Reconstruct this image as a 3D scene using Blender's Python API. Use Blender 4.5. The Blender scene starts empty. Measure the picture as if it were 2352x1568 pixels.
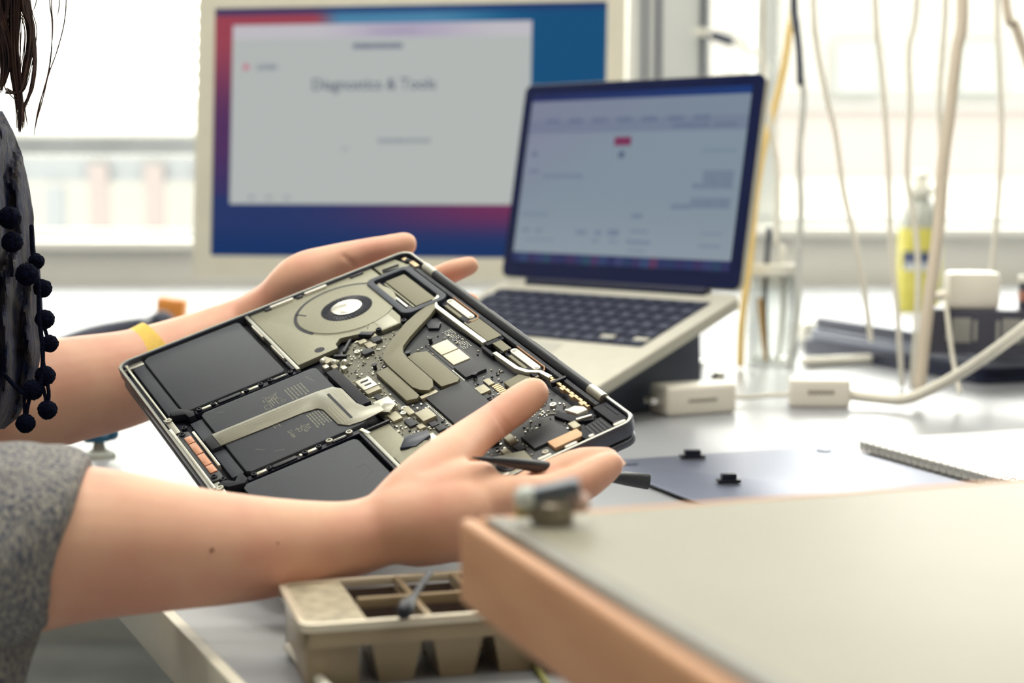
import bpy, bmesh, math, random
from mathutils import Vector, Matrix, noise
from mathutils.bvhtree import BVHTree

rnd = random.Random(7)
scene = bpy.context.scene
COL = scene.collection

# ------------------------------------------------------------------ camera
ZC = 0.94                       # camera height, bench top is 0.75
FPX, CX, CY = 3817.6, 1176.0, 784.0
PITCH = 0.1000
cam_d = bpy.data.cameras.new('camera')
cam = bpy.data.objects.new('camera', cam_d); COL.objects.link(cam)
cam.location = (0, 0, ZC); cam.rotation_euler = (math.pi/2 - PITCH, 0, 0)
cam_d.sensor_width = 36.0; cam_d.lens = FPX*36/2352
cam_d.clip_start = 0.02; cam_d.clip_end = 200
cam_d.dof.use_dof = True; cam_d.dof.focus_distance = 0.975; cam_d.dof.aperture_fstop = 6.0
scene.camera = cam

# ------------------------------------------------------------------ world, lamps, exposure
SKY = (10.8, 10.6, 10.0)
world = bpy.data.worlds.new('sky'); scene.world = world; world.use_nodes = True
bgn = world.node_tree.nodes['Background']
bgn.inputs[0].default_value = (*SKY, 1); bgn.inputs[1].default_value = 1.0
scene.view_settings.view_transform = 'Standard'; scene.view_settings.look = 'None'
scene.view_settings.gamma = 1.0; scene.view_settings.exposure = 0.0
scene.view_settings.use_curve_mapping = False

def area(name, loc, rot, sx, sy, power, color=(1, 1, 1), portal=False):
    d = bpy.data.lights.new(name, 'AREA'); d.shape = 'RECTANGLE'; d.size = sx; d.size_y = sy
    d.energy = power; d.color = color
    if portal: d.cycles.is_portal = True
    o = bpy.data.objects.new(name, d); COL.objects.link(o); o.location = loc; o.rotation_euler = rot
    return o
# daylight comes in through the two windows (sampling portals only, they emit nothing themselves)
area('daylight_portal', (-1.09, 3.42, ZC+0.58), (math.radians(-90), 0, 0), 2.5, 1.43, 1, portal=True)
area('daylight_portal', (1.415, 3.42, ZC+0.6), (math.radians(-90), 0, 0), 2.07, 1.4, 1, portal=True)
# fluorescent ceiling panels of the workshop
area('ceiling_lamp_light', (-0.35, 0.95, 2.50), (0, 0, 0), 1.2, 0.6, 22, (1.0, 0.96, 0.89))
area('ceiling_lamp_light', (0.75, 0.1, 2.50), (0, 0, 0), 1.2, 0.6, 4, (1.0, 0.97, 0.92))
area('ceiling_lamp_light', (-0.1, 2.2, 2.50), (0, 0, 0), 1.2, 0.6, 9, (1.0, 0.97, 0.93))

# ------------------------------------------------------------------ geometry helpers
def ray(px, py):
    c, s = math.cos(PITCH), math.sin(PITCH)
    x, y, z = (px-CX)/FPX, 1.0, -(py-CY)/FPX
    return Vector((x, c*y + s*z, -s*y + c*z))
CAM = Vector((0, 0, ZC))
def at(px, py, d): return CAM + ray(px, py)*d
def onz(px, py, z):                       # z relative to the camera height
    r = ray(px, py); return CAM + r*(z/r.z)
def lin(c):
    def f(v):
        v /= 255.0
        return v/12.92 if v <= .04045 else ((v+.055)/1.055)**2.4
    return tuple(f(v) for v in c)

class MB:
    def __init__(s): s.v = []; s.f = []
    def add(s, vs, fs):
        b = len(s.v); s.v += [tuple(v) for v in vs]; s.f += [tuple(i+b for i in f) for f in fs]
    def box(s, c, d, rot=None):
        vs = []
        for z in (-1, 1):
            for y in (-1, 1):
                for x in (-1, 1):
                    p = Vector((x*d[0]/2, y*d[1]/2, z*d[2]/2))
                    if rot: p = rot @ p
                    vs.append(p + Vector(c))
        s.add(vs, [(0,2,3,1),(4,5,7,6),(0,1,5,4),(2,6,7,3),(0,4,6,2),(1,3,7,5)])
    def prism(s, pts, z0, z1, fn=None):
        n = len(pts)
        A = sum(pts[i][0]*pts[(i+1)%n][1]-pts[(i+1)%n][0]*pts[i][1] for i in range(n))
        if A < 0: pts = pts[::-1]
        vs = [Vector((p[0], p[1], z0)) for p in pts] + [Vector((p[0], p[1], z1)) for p in pts]
        if fn: vs = [fn(v) for v in vs]
        s.add(vs, [tuple(range(n-1, -1, -1)), tuple(range(n, 2*n))] + [(i, (i+1)%n, n+(i+1)%n, n+i) for i in range(n)])
    def ring(s, outer, inner, z0, z1):          # frame between two loops of equal length
        n = len(outer); vs = []
        for L, z in ((outer, z0), (outer, z1), (inner, z1), (inner, z0)):
            vs += [(p[0], p[1], z) for p in L]
        fs = []
        for k in range(4):
            a, b = k*n, ((k+1)%4)*n
            for i in range(n): fs.append((a+i, a+(i+1)%n, b+(i+1)%n, b+i))
        s.add(vs, fs)
    def cyl(s, c, r, z0, z1, n=16, r2=None):
        r2 = r if r2 is None else r2
        vs = [(c[0]+r*math.cos(2*math.pi*i/n), c[1]+r*math.sin(2*math.pi*i/n), z0) for i in range(n)]
        vs += [(c[0]+r2*math.cos(2*math.pi*i/n), c[1]+r2*math.sin(2*math.pi*i/n), z1) for i in range(n)]
        s.add(vs, [tuple(range(n-1, -1, -1)), tuple(range(n, 2*n))] + [(i, (i+1)%n, n+(i+1)%n, n+i) for i in range(n)])
    def lathe(s, prof, n=24, c=(0, 0, 0)):      # prof [(r,z)] bottom to top
        vs = []; m = len(prof)
        for r, z in prof:
            for i in range(n):
                a = 2*math.pi*i/n; vs.append((c[0]+r*math.cos(a), c[1]+r*math.sin(a), c[2]+z))
        fs = [tuple(range(n-1, -1, -1)), tuple(range((m-1)*n, m*n))]
        for k in range(m-1):
            for i in range(n): fs.append((k*n+i, k*n+(i+1)%n, (k+1)*n+(i+1)%n, (k+1)*n+i))
        s.add(vs, fs)
    def sphere(s, c, r, nu=14, nv=9, sc=(1, 1, 1)):
        vs = [(c[0], c[1], c[2]-r*sc[2])]
        for j in range(1, nv):
            t = math.pi*j/nv - math.pi/2
            for i in range(nu):
                a = 2*math.pi*i/nu
                vs.append((c[0]+r*sc[0]*math.cos(t)*math.cos(a), c[1]+r*sc[1]*math.cos(t)*math.sin(a), c[2]+r*sc[2]*math.sin(t)))
        vs.append((c[0], c[1], c[2]+r*sc[2])); top = len(vs)-1
        fs = [(0, 1+(i+1)%nu, 1+i) for i in range(nu)]
        for j in range(nv-2):
            b = 1+j*nu
            for i in range(nu): fs.append((b+i, b+(i+1)%nu, b+nu+(i+1)%nu, b+nu+i))
        b = 1+(nv-2)*nu
        fs += [(b+i, b+(i+1)%nu, top) for i in range(nu)]
        s.add(vs, fs)
    def tube(s, pts, rad, n=8, sub=6, round_=True, flat=None, closed=False):
        pts = [Vector(p) for p in pts]
        if isinstance(rad, (int, float)): rad = [rad]*len(pts)
        P, Rr = [], []
        m = len(pts)
        if sub > 1:
            for i in range(m-1):
                p0, p1, p2, p3 = pts[max(i-1, 0)], pts[i], pts[i+1], pts[min(i+2, m-1)]
                r0, r1, r2, r3 = rad[max(i-1, 0)], rad[i], rad[i+1], rad[min(i+2, m-1)]
                for k in range(sub):
                    t = k/sub; t2, t3 = t*t, t*t*t
                    w = (-.5*t3+t2-.5*t, 1.5*t3-2.5*t2+1, -1.5*t3+2*t2+.5*t, .5*t3-.5*t2)
                    P.append(p0*w[0]+p1*w[1]+p2*w[2]+p3*w[3])
                    Rr.append(r0*w[0]+r1*w[1]+r2*w[2]+r3*w[3])
            P.append(pts[-1]); Rr.append(rad[-1])
        else: P, Rr = pts, list(rad)
        T = []
        for i in range(len(P)):
            T.append((P[min(i+1, len(P)-1)]-P[max(i-1, 0)]).normalized())
        up = Vector((0, 0, 1)) if abs(T[0].z) < .9 else Vector((1, 0, 0))
        N = (up - T[0]*up.dot(T[0])).normalized()
        rings = []
        def ringat(c, t, nrm, r):
            b = t.cross(nrm)
            out = []
            for i in range(n):
                a = 2*math.pi*i/n
                o = (nrm*math.cos(a) + b*math.sin(a))*r
                if flat: o += flat[0]*(o.dot(flat[0])*(flat[1]-1))
                out.append(c+o)
            return out
        for i in range(len(P)):
            N = (N - T[i]*N.dot(T[i])).normalized()
            if i == 0 and round_:
                for k in range(3):
                    a = math.pi/2*(1-k/3)*.97
                    rings.append(ringat(P[0]-T[0]*Rr[0]*math.sin(a), T[0], N, max(Rr[0]*math.cos(a), 1e-5)))
            rings.append(ringat(P[i], T[i], N, Rr[i]))
            if i == len(P)-1 and round_:
                for k in range(2, -1, -1):
                    a = math.pi/2*(1-k/3)*.97
                    rings.append(ringat(P[i]+T[i]*Rr[i]*math.sin(a), T[i], N, max(Rr[i]*math.cos(a), 1e-5)))
        vs = [v for r in rings for v in r]; R = len(rings)
        fs = [tuple(range(n-1, -1, -1)), tuple(range((R-1)*n, R*n))]
        for k in range(R-1):
            for i in range(n): fs.append((k*n+i, k*n+(i+1)%n, (k+1)*n+(i+1)%n, (k+1)*n+i))
        s.add(vs, fs)
        return P
    def mesh(s, name):
        me = bpy.data.meshes.new(name); me.from_pydata(s.v, [], s.f); me.update(); return me
    def build(s, name, mat, parent=None, world=False, bevel=0, seg=2, smooth=False, label=None):
        me = s.mesh(name)
        if bevel:
            bm = bmesh.new(); bm.from_mesh(me)
            bmesh.ops.remove_doubles(bm, verts=bm.verts, dist=1e-7)
            es = [e for e in bm.edges if len(e.link_faces) == 2 and e.calc_face_angle(0) > .5]
            bmesh.ops.bevel(bm, geom=es, offset=bevel, segments=seg, affect='EDGES', profile=.6, clamp_overlap=True)
            bm.to_mesh(me); bm.free()
        return link(name, me, mat, parent, world, smooth or bool(bevel), label)

def link(name, me, mat, parent=None, world=False, smooth=False, label=None):
    o = bpy.data.objects.new(name, me); COL.objects.link(o)
    if mat is not None and len(me.materials) == 0: me.materials.append(mat)
    if smooth:
        me.shade_smooth() if hasattr(me, 'shade_smooth') else None
        try: me.set_sharp_from_angle(angle=.7)
        except Exception: pass
    if parent:
        o.parent = parent
        if world:
            m = parent.matrix_basis.copy(); q = parent
            if q.parent: m = Matrix.Identity(4)
            o.matrix_parent_inverse = m.inverted()
    if label: o['label'] = label
    return o
def tag(o, label, cat, group=None):
    o['label'] = label; o['category'] = cat
    if group: o['group'] = group
    return o
def thing(name, label, cat, mat4, group=None):
    o = bpy.data.objects.new(name, None); COL.objects.link(o); o.empty_display_size = .02
    if isinstance(mat4, Matrix): o.matrix_basis = mat4
    else: o.location = mat4
    return tag(o, label, cat, group)
def struct(o): o['kind'] = 'structure'; return o
def dup(o, parent, loc=None, rz=None):
    c = o.copy(); COL.objects.link(c); c.parent = parent
    if loc is not None: c.location = loc
    return c
def rrect(x0, y0, x1, y1, r, n=5):
    out = []
    for cx, cy, a0 in ((x1-r, y1-r, 0), (x0+r, y1-r, 90), (x0+r, y0+r, 180), (x1-r, y0+r, 270)):
        for k in range(n+1):
            a = math.radians(a0+90*k/n); out.append((cx+r*math.cos(a), cy+r*math.sin(a)))
    return out
def txt(body, size, name, mat, parent, mtx, ext=0.0, bold=0.0, align='LEFT', label=None):
    cu = bpy.data.curves.new(name, 'FONT'); cu.body = body; cu.size = size; cu.extrude = ext; cu.offset = bold
    cu.align_x = align
    t = bpy.data.objects.new(name+'_tmp', cu); COL.objects.link(t)
    dg = bpy.context.evaluated_depsgraph_get(); dg.update()
    me = bpy.data.meshes.new_from_object(t.evaluated_get(dg)); me.name = name
    bpy.data.objects.remove(t); bpy.data.curves.remove(cu)
    me.transform(mtx); me.materials.clear()
    return link(name, me, mat, parent, label=label)

# ------------------------------------------------------------------ materials
MATS = {}
def mat(name, rgb, rough=.5, metal=0., var=0., vscale=40., rgb2=None, bump=0., bscale=200., spec=.5, trans=0., sss=0., emit=None, es=1., coat=0., stretch=None, alpha=None):
    if name in MATS: return MATS[name]
    m = bpy.data.materials.new(name); m.use_nodes = True; nt = m.node_tree; b = nt.nodes['Principled BSDF']
    c = lin(rgb); b.inputs['Base Color'].default_value = (*c, 1)
    b.inputs['Roughness'].default_value = rough; b.inputs['Metallic'].default_value = metal
    b.inputs['Specular IOR Level'].default_value = spec
    if trans: b.inputs['Transmission Weight'].default_value = trans
    if coat: b.inputs['Coat Weight'].default_value = coat; b.inputs['Coat Roughness'].default_value = .08
    if sss:
        b.inputs['Subsurface Weight'].default_value = sss
        b.inputs['Subsurface Radius'].default_value = (1.0, .35, .2); b.inputs['Subsurface Scale'].default_value = .006
    if emit is not None:
        b.inputs['Emission Color'].default_value = (*lin(emit), 1); b.inputs['Emission Strength'].default_value = es
    if var or rgb2 or bump:
        tc = nt.nodes.new('ShaderNodeTexCoord'); mp = nt.nodes.new('ShaderNodeMapping')
        nt.links.new(tc.outputs['Object'], mp.inputs[0])
        if stretch: mp.inputs['Scale'].default_value = stretch
    if var or rgb2:
        nz = nt.nodes.new('ShaderNodeTexNoise'); nz.inputs['Scale'].default_value = vscale; nz.inputs['Detail'].default_value = 4
        nt.links.new(mp.outputs[0], nz.inputs['Vector'])
        rp = nt.nodes.new('ShaderNodeValToRGB'); rp.color_ramp.elements[0].position = .35; rp.color_ramp.elements[1].position = .65
        c2 = lin(rgb2) if rgb2 else tuple(v*(1-var) for v in c)
        rp.color_ramp.elements[0].color = (*c2, 1); rp.color_ramp.elements[1].color = (*(c if rgb2 else tuple(min(1, v*(1+var*.5)) for v in c)), 1)
        nt.links.new(nz.outputs[0], rp.inputs[0]); nt.links.new(rp.outputs[0], b.inputs['Base Color'])
    if bump:
        n2 = nt.nodes.new('ShaderNodeTexNoise'); n2.inputs['Scale'].default_value = bscale; n2.inputs['Detail'].default_value = 3
        nt.links.new(mp.outputs[0], n2.inputs['Vector'])
        bp = nt.nodes.new('ShaderNodeBump'); bp.inputs['Strength'].default_value = bump; bp.inputs['Distance'].default_value = .002
        nt.links.new(n2.outputs[0], bp.inputs['Height']); nt.links.new(bp.outputs[0], b.inputs['Normal'])
    MATS[name] = m; return m
def emis(name, rgb, s=1.):
    return mat(name, (4, 8, 16), .35, 0, emit=rgb, es=s)

wallM = mat('wall_paint', (233, 231, 224), .8, var=.04, vscale=3)
ceilM = mat('ceiling_paint', (232, 230, 222), .9, var=.03, vscale=3)
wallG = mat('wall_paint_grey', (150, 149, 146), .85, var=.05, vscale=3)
floorM = mat('floor_lino', (218, 220, 223), .45, var=.15, vscale=6)
frameM = mat('window_profile', (206, 209, 206), .5, var=.03, vscale=10)
dkline = mat('dark_seal', (20, 28, 66), .6, var=.1)
silver = mat('aluminium', (188, 188, 178), .38, .85, var=.05, vscale=60)
satin = mat('satin_aluminium_laptop', (205, 203, 190), .5, .35, var=.03, vscale=60)
navyblk = mat('black_plastic', (14, 20, 38), .45, var=.15, vscale=50)
softblk = mat('soft_black', (22, 27, 40), .7, var=.15, vscale=80)
whiteP = mat('white_plastic', (236, 234, 222), .35, var=.03, vscale=20)

# ------------------------------------------------------------------ the room
X0, X1, Y0, Y1, ZT = -2.6, 2.6, -1.6, 3.3, 2.6
W1 = (-2.35, 0.165, ZC-.130, ZC+1.3); W2 = (0.38, 2.45, ZC-.104, ZC+1.3)
b = MB(); b.box((0, .85, -.05), (5.6, 5.3, .1)); struct(b.build('floor', floorM))
b = MB(); b.box((0, .85, ZT+.05), (5.6, 5.3, .1)); struct(b.build('ceiling', ceilM))
b = MB(); b.box((X0-.05, .85, ZT/2), (.1, 5.1, ZT)); struct(b.build('wall_west', wallG))
b = MB(); b.box((X1+.05, .85, ZT/2), (.1, 5.1, ZT)); struct(b.build('wall_east', wallG))
b = MB(); b.box((0, Y0-.05, ZT/2), (5.2, .1, ZT)); struct(b.build('wall_south', wallG))
b = MB()
def wbox(x0, x1, z0, z1, y0=Y1, y1=Y1+.16): b.box(((x0+x1)/2, (y0+y1)/2, (z0+z1)/2), (x1-x0, y1-y0, z1-z0))
wbox(X0, W1[0], 0, ZT); wbox(W1[1], W2[0], 0, ZT); wbox(W2[1], X1, 0, ZT)
for w in (W1, W2): wbox(w[0], w[1], 0, w[2]); wbox(w[0], w[1], w[3], ZT)
struct(b.build('wall_north', wallM))

glassM = bpy.data.materials.new('window_glass'); glassM.use_nodes = True
nt = glassM.node_tree; nt.nodes.clear()
o_ = nt.nodes.new('ShaderNodeOutputMaterial'); mx = nt.nodes.new('ShaderNodeMixShader'); tr = nt.nodes.new('ShaderNodeBsdfTransparent'); gl = nt.nodes.new('ShaderNodeBsdfGlossy')
gl.inputs['Roughness'].default_value = .02; tr.inputs[0].default_value = (.97, .98, .97, 1); mx.inputs[0].default_value = .05
nt.links.new(tr.outputs[0], mx.inputs[1]); nt.links.new(gl.outputs[0], mx.inputs[2]); nt.links.new(mx.outputs[0], o_.inputs[0])
def window(name, w, mullions):
    fr = MB(); t = .02; x0, x1, z0, z1 = w; y = Y1+.10
    fr.box(((x0+x1)/2, y, z0+t/2), (x1-x0, .06, t)); fr.box(((x0+x1)/2, y, z1-t/2), (x1-x0, .06, t))
    fr.box((x0+t/2, y, (z0+z1)/2), (t, .06, z1-z0-2*t)); fr.box((x1-t/2, y, (z0+z1)/2), (t, .06, z1-z0-2*t))
    root = struct(fr.build(name, frameM, bevel=.004))
    xs = [x0+t] + mullions + [x1-t]
    for m_ in mullions:
        q = MB(); q.box((m_, y, (z0+z1)/2), (.05, .055, z1-z0-2*t)); q.build('mullion', frameM, root, bevel=.004)
    for a, c in zip(xs[:-1], xs[1:]):
        q = MB(); q.box(((a+c)/2, y, (z0+z1)/2), (c-a-.05, .006, z1-z0-2*t)); q.build('window_pane', glassM, root)
    return root
win1 = window('window_1', W1, [-1.1])
win2 = window('window_2', W2, [0.512, 1.5])
q = MB(); q.box((-1.09, Y1-.012, W1[2]-.009), (2.52, .024, .018)); struct(q.build('trim_1', wallM, bevel=.004))
q = MB(); q.box((1.415, Y1-.012, W2[2]-.009), (2.07, .024, .018)); struct(q.build('trim_2', wallM, bevel=.004))

# pier between the windows: profiled metal cladding
pier = MB(); pier.box((.272, Y1-.012, 1.6), (.204, .024, 1.9)); pier = struct(pier.build('trim_3', frameM, bevel=.003))
for x, w_, m_ in ((.211, .055, wallM), (.326, .073, frameM)):
    q = MB(); q.box((x, Y1-.032, 1.6), (w_, .018, 1.9)); q.build('cladding_panel', m_, pier, bevel=.003)
for x, w_ in ((.2585, .007), (.285, .01), (.372, .009)):
    q = MB(); q.box((x, Y1-.027, 1.6), (w_, .008, 1.9)); q.build('dark_seal_strip', dkline, pier)

# venetian blind in the left window
slatM = bpy.data.materials.new('blind_slat'); slatM.use_nodes = True
nt = slatM.node_tree; nt.nodes.clear()
o_ = nt.nodes.new('ShaderNodeOutputMaterial'); mx = nt.nodes.new('ShaderNodeMixShader'); df = nt.nodes.new('ShaderNodeBsdfDiffuse'); tl = nt.nodes.new('ShaderNodeBsdfTranslucent')
df.inputs[0].default_value = (.85, .84, .78, 1); tl.inputs[0].default_value = (.8, .79, .72, 1); mx.inputs[0].default_value = .33
nt.links.new(df.outputs[0], mx.inputs[1]); nt.links.new(tl.outputs[0], mx.inputs[2]); nt.links.new(mx.outputs[0], o_.inputs[0])
railM = mat('blind_rail', (190, 196, 198), .5, var=.1, vscale=8)
bl = thing('venetian_blind', 'white slatted venetian blind with a grey bottom rail in the window behind the display', 'blind', (-1.09, Y1+.02, ZC+.056))
q = MB(); q.box((0, 0, .001), (2.4, .026, .036)); q.build('bottom_rail', railM, bl, bevel=.003)
q = MB(); q.box((0, 0, 1.19), (2.4, .03, .04)); q.build('head_rail', whiteP, bl, bevel=.003)
q = MB(); Rr_ = Matrix.Rotation(math.radians(58), 3, 'X')
vs = []
for i in range(5):
    t = i/4-.5; p = Rr_ @ Vector((0, t*.026, .0025*(1-4*t*t)))
    vs += [(-1.2, p.y, p.z), (1.2, p.y, p.z)]
q.add(vs, [(2*i, 2*i+1, 2*i+3, 2*i+2) for i in range(4)])
slat0 = q.build('slat', slatM, bl, smooth=True); slat0.location = (0, 0, .036)
for k in range(1, 44): dup(slat0, bl, (0, 0, .036+k*.0262))
for x in (-.55, .35):
    q = MB(); q.box((x, -.015, .58), (.003, .001, 1.13)); q.build('ladder_cord', whiteP, bl)

# outside: balcony railing, pale house facade and an added wall in full daylight
pinkM = mat('pink_post', (88, 81, 79), .8, var=.05); greyM = mat('railing_grey', (78, 81, 83), .7, var=.05)
facM = mat('facade_pale_pink', (100, 94, 90), .9, var=.03, vscale=2); facC = mat('facade_cream', (104, 102, 97), .9, var=.02, vscale=2); facG = mat('facade_grey', (98, 98, 95), .9, var=.03); facW = mat('facade_white', (118, 116, 111), .9, var=.04, vscale=2)
ry = 7.5
rl = thing('outside_railing', 'grey outdoor railing with pinkish posts seen through the window below the blind', 'railing', (-1.4, ry, 0))
zt, zb = ZC+.075, ZC-.03
q = MB(); q.box((0, 0, (zt+zb)/2), (2.6, .04, zt-zb)); q.build('rail', greyM, rl)
for k, (px, m_) in enumerate(((135, greyM), (236, pinkM), (362, pinkM), (20, pinkM), (-110, pinkM), (480, pinkM))):
    x = (px-CX)/FPX*ry + 1.4
    q = MB(); q.box((x, -.03, ZC-.5), (.085, .05, 1.1 if m_ is pinkM else .9)); q.build('post', m_, rl)
bd = thing('street_wall', 'pale pink and cream house facade across the street beyond the right window', 'building', (4.0, 12.5, 0))
zpx = lambda py: ZC + (401-py)/FPX*12.5
q = MB(); q.box((0, .3, zpx(410)-.75), (5.2, .5, 1.5)); q.build('plinth', facW, bd)
q = MB(); q.box((0, .3, (zpx(410)+zpx(240))/2), (5.2, .46, zpx(240)-zpx(410))); q.build('lower_wall', facM, bd)
q = MB(); q.box((0, .3, (zpx(240)+zpx(-30))/2), (5.2, .48, zpx(-30)-zpx(240))); q.build('upper_wall', facC, bd)
q = MB(); q.box((0, .04, zpx(245)), (5.2, .06, .05)); q.build('cornice', facG, bd)
for px in (1960, 2240):
    x = (px-CX)/FPX*12.5-4.0
    q = MB(); q.box((x, .05, zpx(160)), (.36, .04, .42)); fw = q.build('facade_window', facG, bd)
    q = MB(); q.box((x, .02, zpx(160)), (.3, .03, .36)); q.build('pane', mat('facade_glass', (101, 105, 102), .8, spec=.1), fw)
bw = thing('street_wall', 'pale wall added behind the outdoor railing to dim the sky', 'building', (-2.6, 9.0, 0))  # added wall that holds down the sky brightness behind the railing
q = MB(); q.box((0, .2, ZC-.6), (5.0, .4, 1.9)); q.build('wall', mat('added_wall_pale', (97, 96, 91), .9, var=.03, vscale=2), bw)
q = MB(); q.box((0, .18, ZC+.38), (5.1, .5, .05)); q.build('coping', facG, bw)

# ceiling panels that carry the lamps
diffM = mat('lamp_diffuser', (240, 240, 235), .5, emit=(255, 246, 225), es=2.0)
for k, (x, y, l) in enumerate(((-.35, .95, 'square-edged ceiling light panel above the seated person'), (.75, .1, 'ceiling light panel above the raised desk'), (-.1, 2.2, 'ceiling light panel in front of the windows'))):
    t = thing('ceiling_light', l, 'ceiling light', (x, y, 2.6))
    q = MB(); q.ring([(-.64, -.34), (.64, -.34), (.64, .34), (-.64, .34)], [(-.6, -.3), (.6, -.3), (.6, .3), (-.6, .3)], -.06, 0); q.build('frame', whiteP, t)
    q = MB(); q.box((0, 0, -.035), (1.2, .6, .01)); q.build('diffuser', diffM, t)

# ------------------------------------------------------------------ work bench
TZ = ZC-.218
tableM = mat('bench_laminate', (146, 149, 154), .32, spec=.55, var=.05, vscale=5, bump=.03, bscale=60)
edgeM = mat('bench_edge_band', (226, 222, 205), .4, var=.04, vscale=20)
tb = thing('workbench', 'large light grey workbench with a pale edge band under the displays', 'workbench', (.2, 1.8, 0))
P_ = [(.183, .05), (-1.29, 3.25), (1.75, 3.25), (1.75, .05)]
q = MB(); q.prism([(x-.2, y-1.8) for x, y in P_], TZ-.03, TZ); q.build('tabletop', tableM, tb, bevel=.0015)
A_, B_ = Vector((.183, .05, 0)), Vector((-1.29, 3.25, 0)); dv = (B_-A_).normalized(); nv = Vector((-dv.y, dv.x, 0))
q = MB(); pts = [A_-dv*.003, B_, B_+nv*.006, A_-dv*.003+nv*.006]
q.prism([(p.x-.2, p.y-1.8) for p in pts], TZ-.03, TZ+.001); q.build('edge_band', edgeM, tb, bevel=.001)
q = MB(); q.box((.77, -1.753, TZ-.015), (1.55, .006, .03)); q.build('edge_band', edgeM, tb)
for x, y in ((.24, .12), (-1.1, 3.15), (1.68, 3.18), (1.68, .12)):
    q = MB(); q.box((x-.2, y-1.8, (TZ-.03)/2), (.05, .05, TZ-.03)); q.build('leg', silver, tb, bevel=.003)

# ------------------------------------------------------------------ raised desk slab in front
DZ = ZC-.12
deskM = mat('desk_laminate', (150, 147, 130), .5, var=.05, vscale=9, bump=.02, bscale=150)
peach = mat('desk_wood_edge', (216, 164, 124), .5, rgb2=(204, 150, 112), vscale=14, stretch=(1, 1, 6))
stripM = mat('desk_strip_grey', (128, 126, 118), .5, var=.1)
yaw = math.radians(19.5); c0 = Vector((-.019, .58, 0))
dk = thing('raised_desk', 'raised beige desktop with a thick peach wooden edge overhanging the bench', 'desk', Matrix.Translation((c0.x, c0.y, 0)) @ Matrix.Rotation(yaw, 4, 'Z'))
L_, D_ = 1.3, .62
q = MB(); q.box((L_/2+.006, -D_/2, DZ-.0155), (L_-.012, D_-.012, .029)); q.build('desktop', deskM, dk, bevel=.001)
for c, d in (((.003, -D_/2, DZ-.0165), (.006, D_, .031)), ((L_/2, -.003, DZ-.0165), (L_-.013, .006, .031)), ((L_/2, -D_+.003, DZ-.0165), (L_-.013, .006, .031))):
    q = MB(); q.box(c, d); q.build('wooden_edge', peach, dk, bevel=.003, seg=3)
q = MB(); q.box((.0105, -D_/2, DZ-.0008), (.007, D_-.02, .0022)); q.build('inset_strip', stripM, dk)  # darker grey strip inset along the left edge of the top
for x, y, z0 in ((.25, -.06, TZ), (1.2, -.1, TZ), (.22, -.44, TZ), (1.24, -.5, TZ)):
    q = MB(); q.box((x, y, (z0+DZ-.03)/2), (.05, .05, DZ-.03-z0)); q.build('desk_leg', silver, dk, bevel=.002)

# ------------------------------------------------------------------ the opened laptop that is being held
HW, HH = .3041, .2124
HM = Matrix(((0.459924, 0.868054, -0.186957, -0.093785), (-0.848788, 0.367935, -0.379716, 0.974388), (-0.260826, 0.333327, 0.906015, -0.125734+ZC), (0, 0, 0, 1)))
HL = thing('opened_laptop', 'opened up laptop with its battery, fan and circuit board exposed, held in two hands', 'laptop', HM)
def UV(u, v): return (u/1000-HW/2, HH/2-v/1000)          # mm from the hinge-side left corner
def H(h): return h/1000.
def hp(u, v, h=0): return HM @ Vector((*UV(u, v), H(h)))

caseD = mat('case_grey_shaded', (92, 96, 108), .4, .6, var=.06, vscale=80)  # darker case grey, shade of the outer walls put into the colour
caseM = mat('case_aluminium', (176, 177, 168), .4, .75, var=.06, vscale=80)
caseO = mat('case_outer', (100, 104, 114), .42, .6, var=.06, vscale=80)
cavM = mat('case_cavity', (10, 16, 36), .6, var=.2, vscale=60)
battM = mat('battery_wrap', (66, 71, 79), .68, var=.06, vscale=900, bump=.10, bscale=2500)
battE = mat('battery_edge', (52, 58, 70), .6, var=.08, vscale=300)
fanM = mat('fan_housing', (148, 148, 130), .5, .35, var=.05, vscale=700)
pipeM = mat('heat_pipe_grey', (124, 122, 102), .55, .25, var=.04, vscale=600)
pcbM = mat('circuit_board', (58, 62, 66), .5, rgb2=(50, 54, 60), vscale=120)
pcbG = mat('circuit_board_tan', (112, 112, 96), .5, rgb2=(98, 98, 84), vscale=90)
chipM = mat('chip_black', (46, 50, 58), .55, var=.08, vscale=1200)
dieM = mat('white_chip', (236, 230, 206), .45, var=.03, vscale=300)
goldM = mat('gold_contact', (214, 190, 150), .4, .4, var=.15, vscale=500)
coppM = mat('copper_foil', (226, 164, 132), .42, .35, var=.08, vscale=400)
tapeM = mat('peach_tape', (226, 186, 146), .6, var=.05, vscale=300)
tanM = mat('tan_shield', (176, 172, 150), .45, .3, var=.08, vscale=300)
flexM = mat('ribbon_cable', (150, 149, 137), .3, .7, var=.06, vscale=60)
brightM = mat('bright_metal', (222, 222, 208), .3, .6, var=.05, vscale=300)
inkM = mat('pale_ink', (140, 140, 124), .7, var=.1, vscale=2000)
gaskM = mat('grey_gasket', (92, 95, 98), .9, rgb2=(64, 68, 78), vscale=900)
def poly(pts, h0, h1, name, m, parent=HL, bevel=.0004, label=None):
    q = MB(); q.prism([UV(*p) for p in pts], H(h0), H(h1)); return q.build(name, m, parent, bevel=bevel, label=label)
def rect(u0, v0, u1, v1, h0, h1, name, m, parent=HL, bevel=.0003, r=0, label=None):
    pts = rrect(u0, v0, u1, v1, r, 3) if r else [(u0, v0), (u1, v0), (u1, v1), (u0, v1)]
    return poly(pts, h0, h1, name, m, parent, bevel, label)
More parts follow.
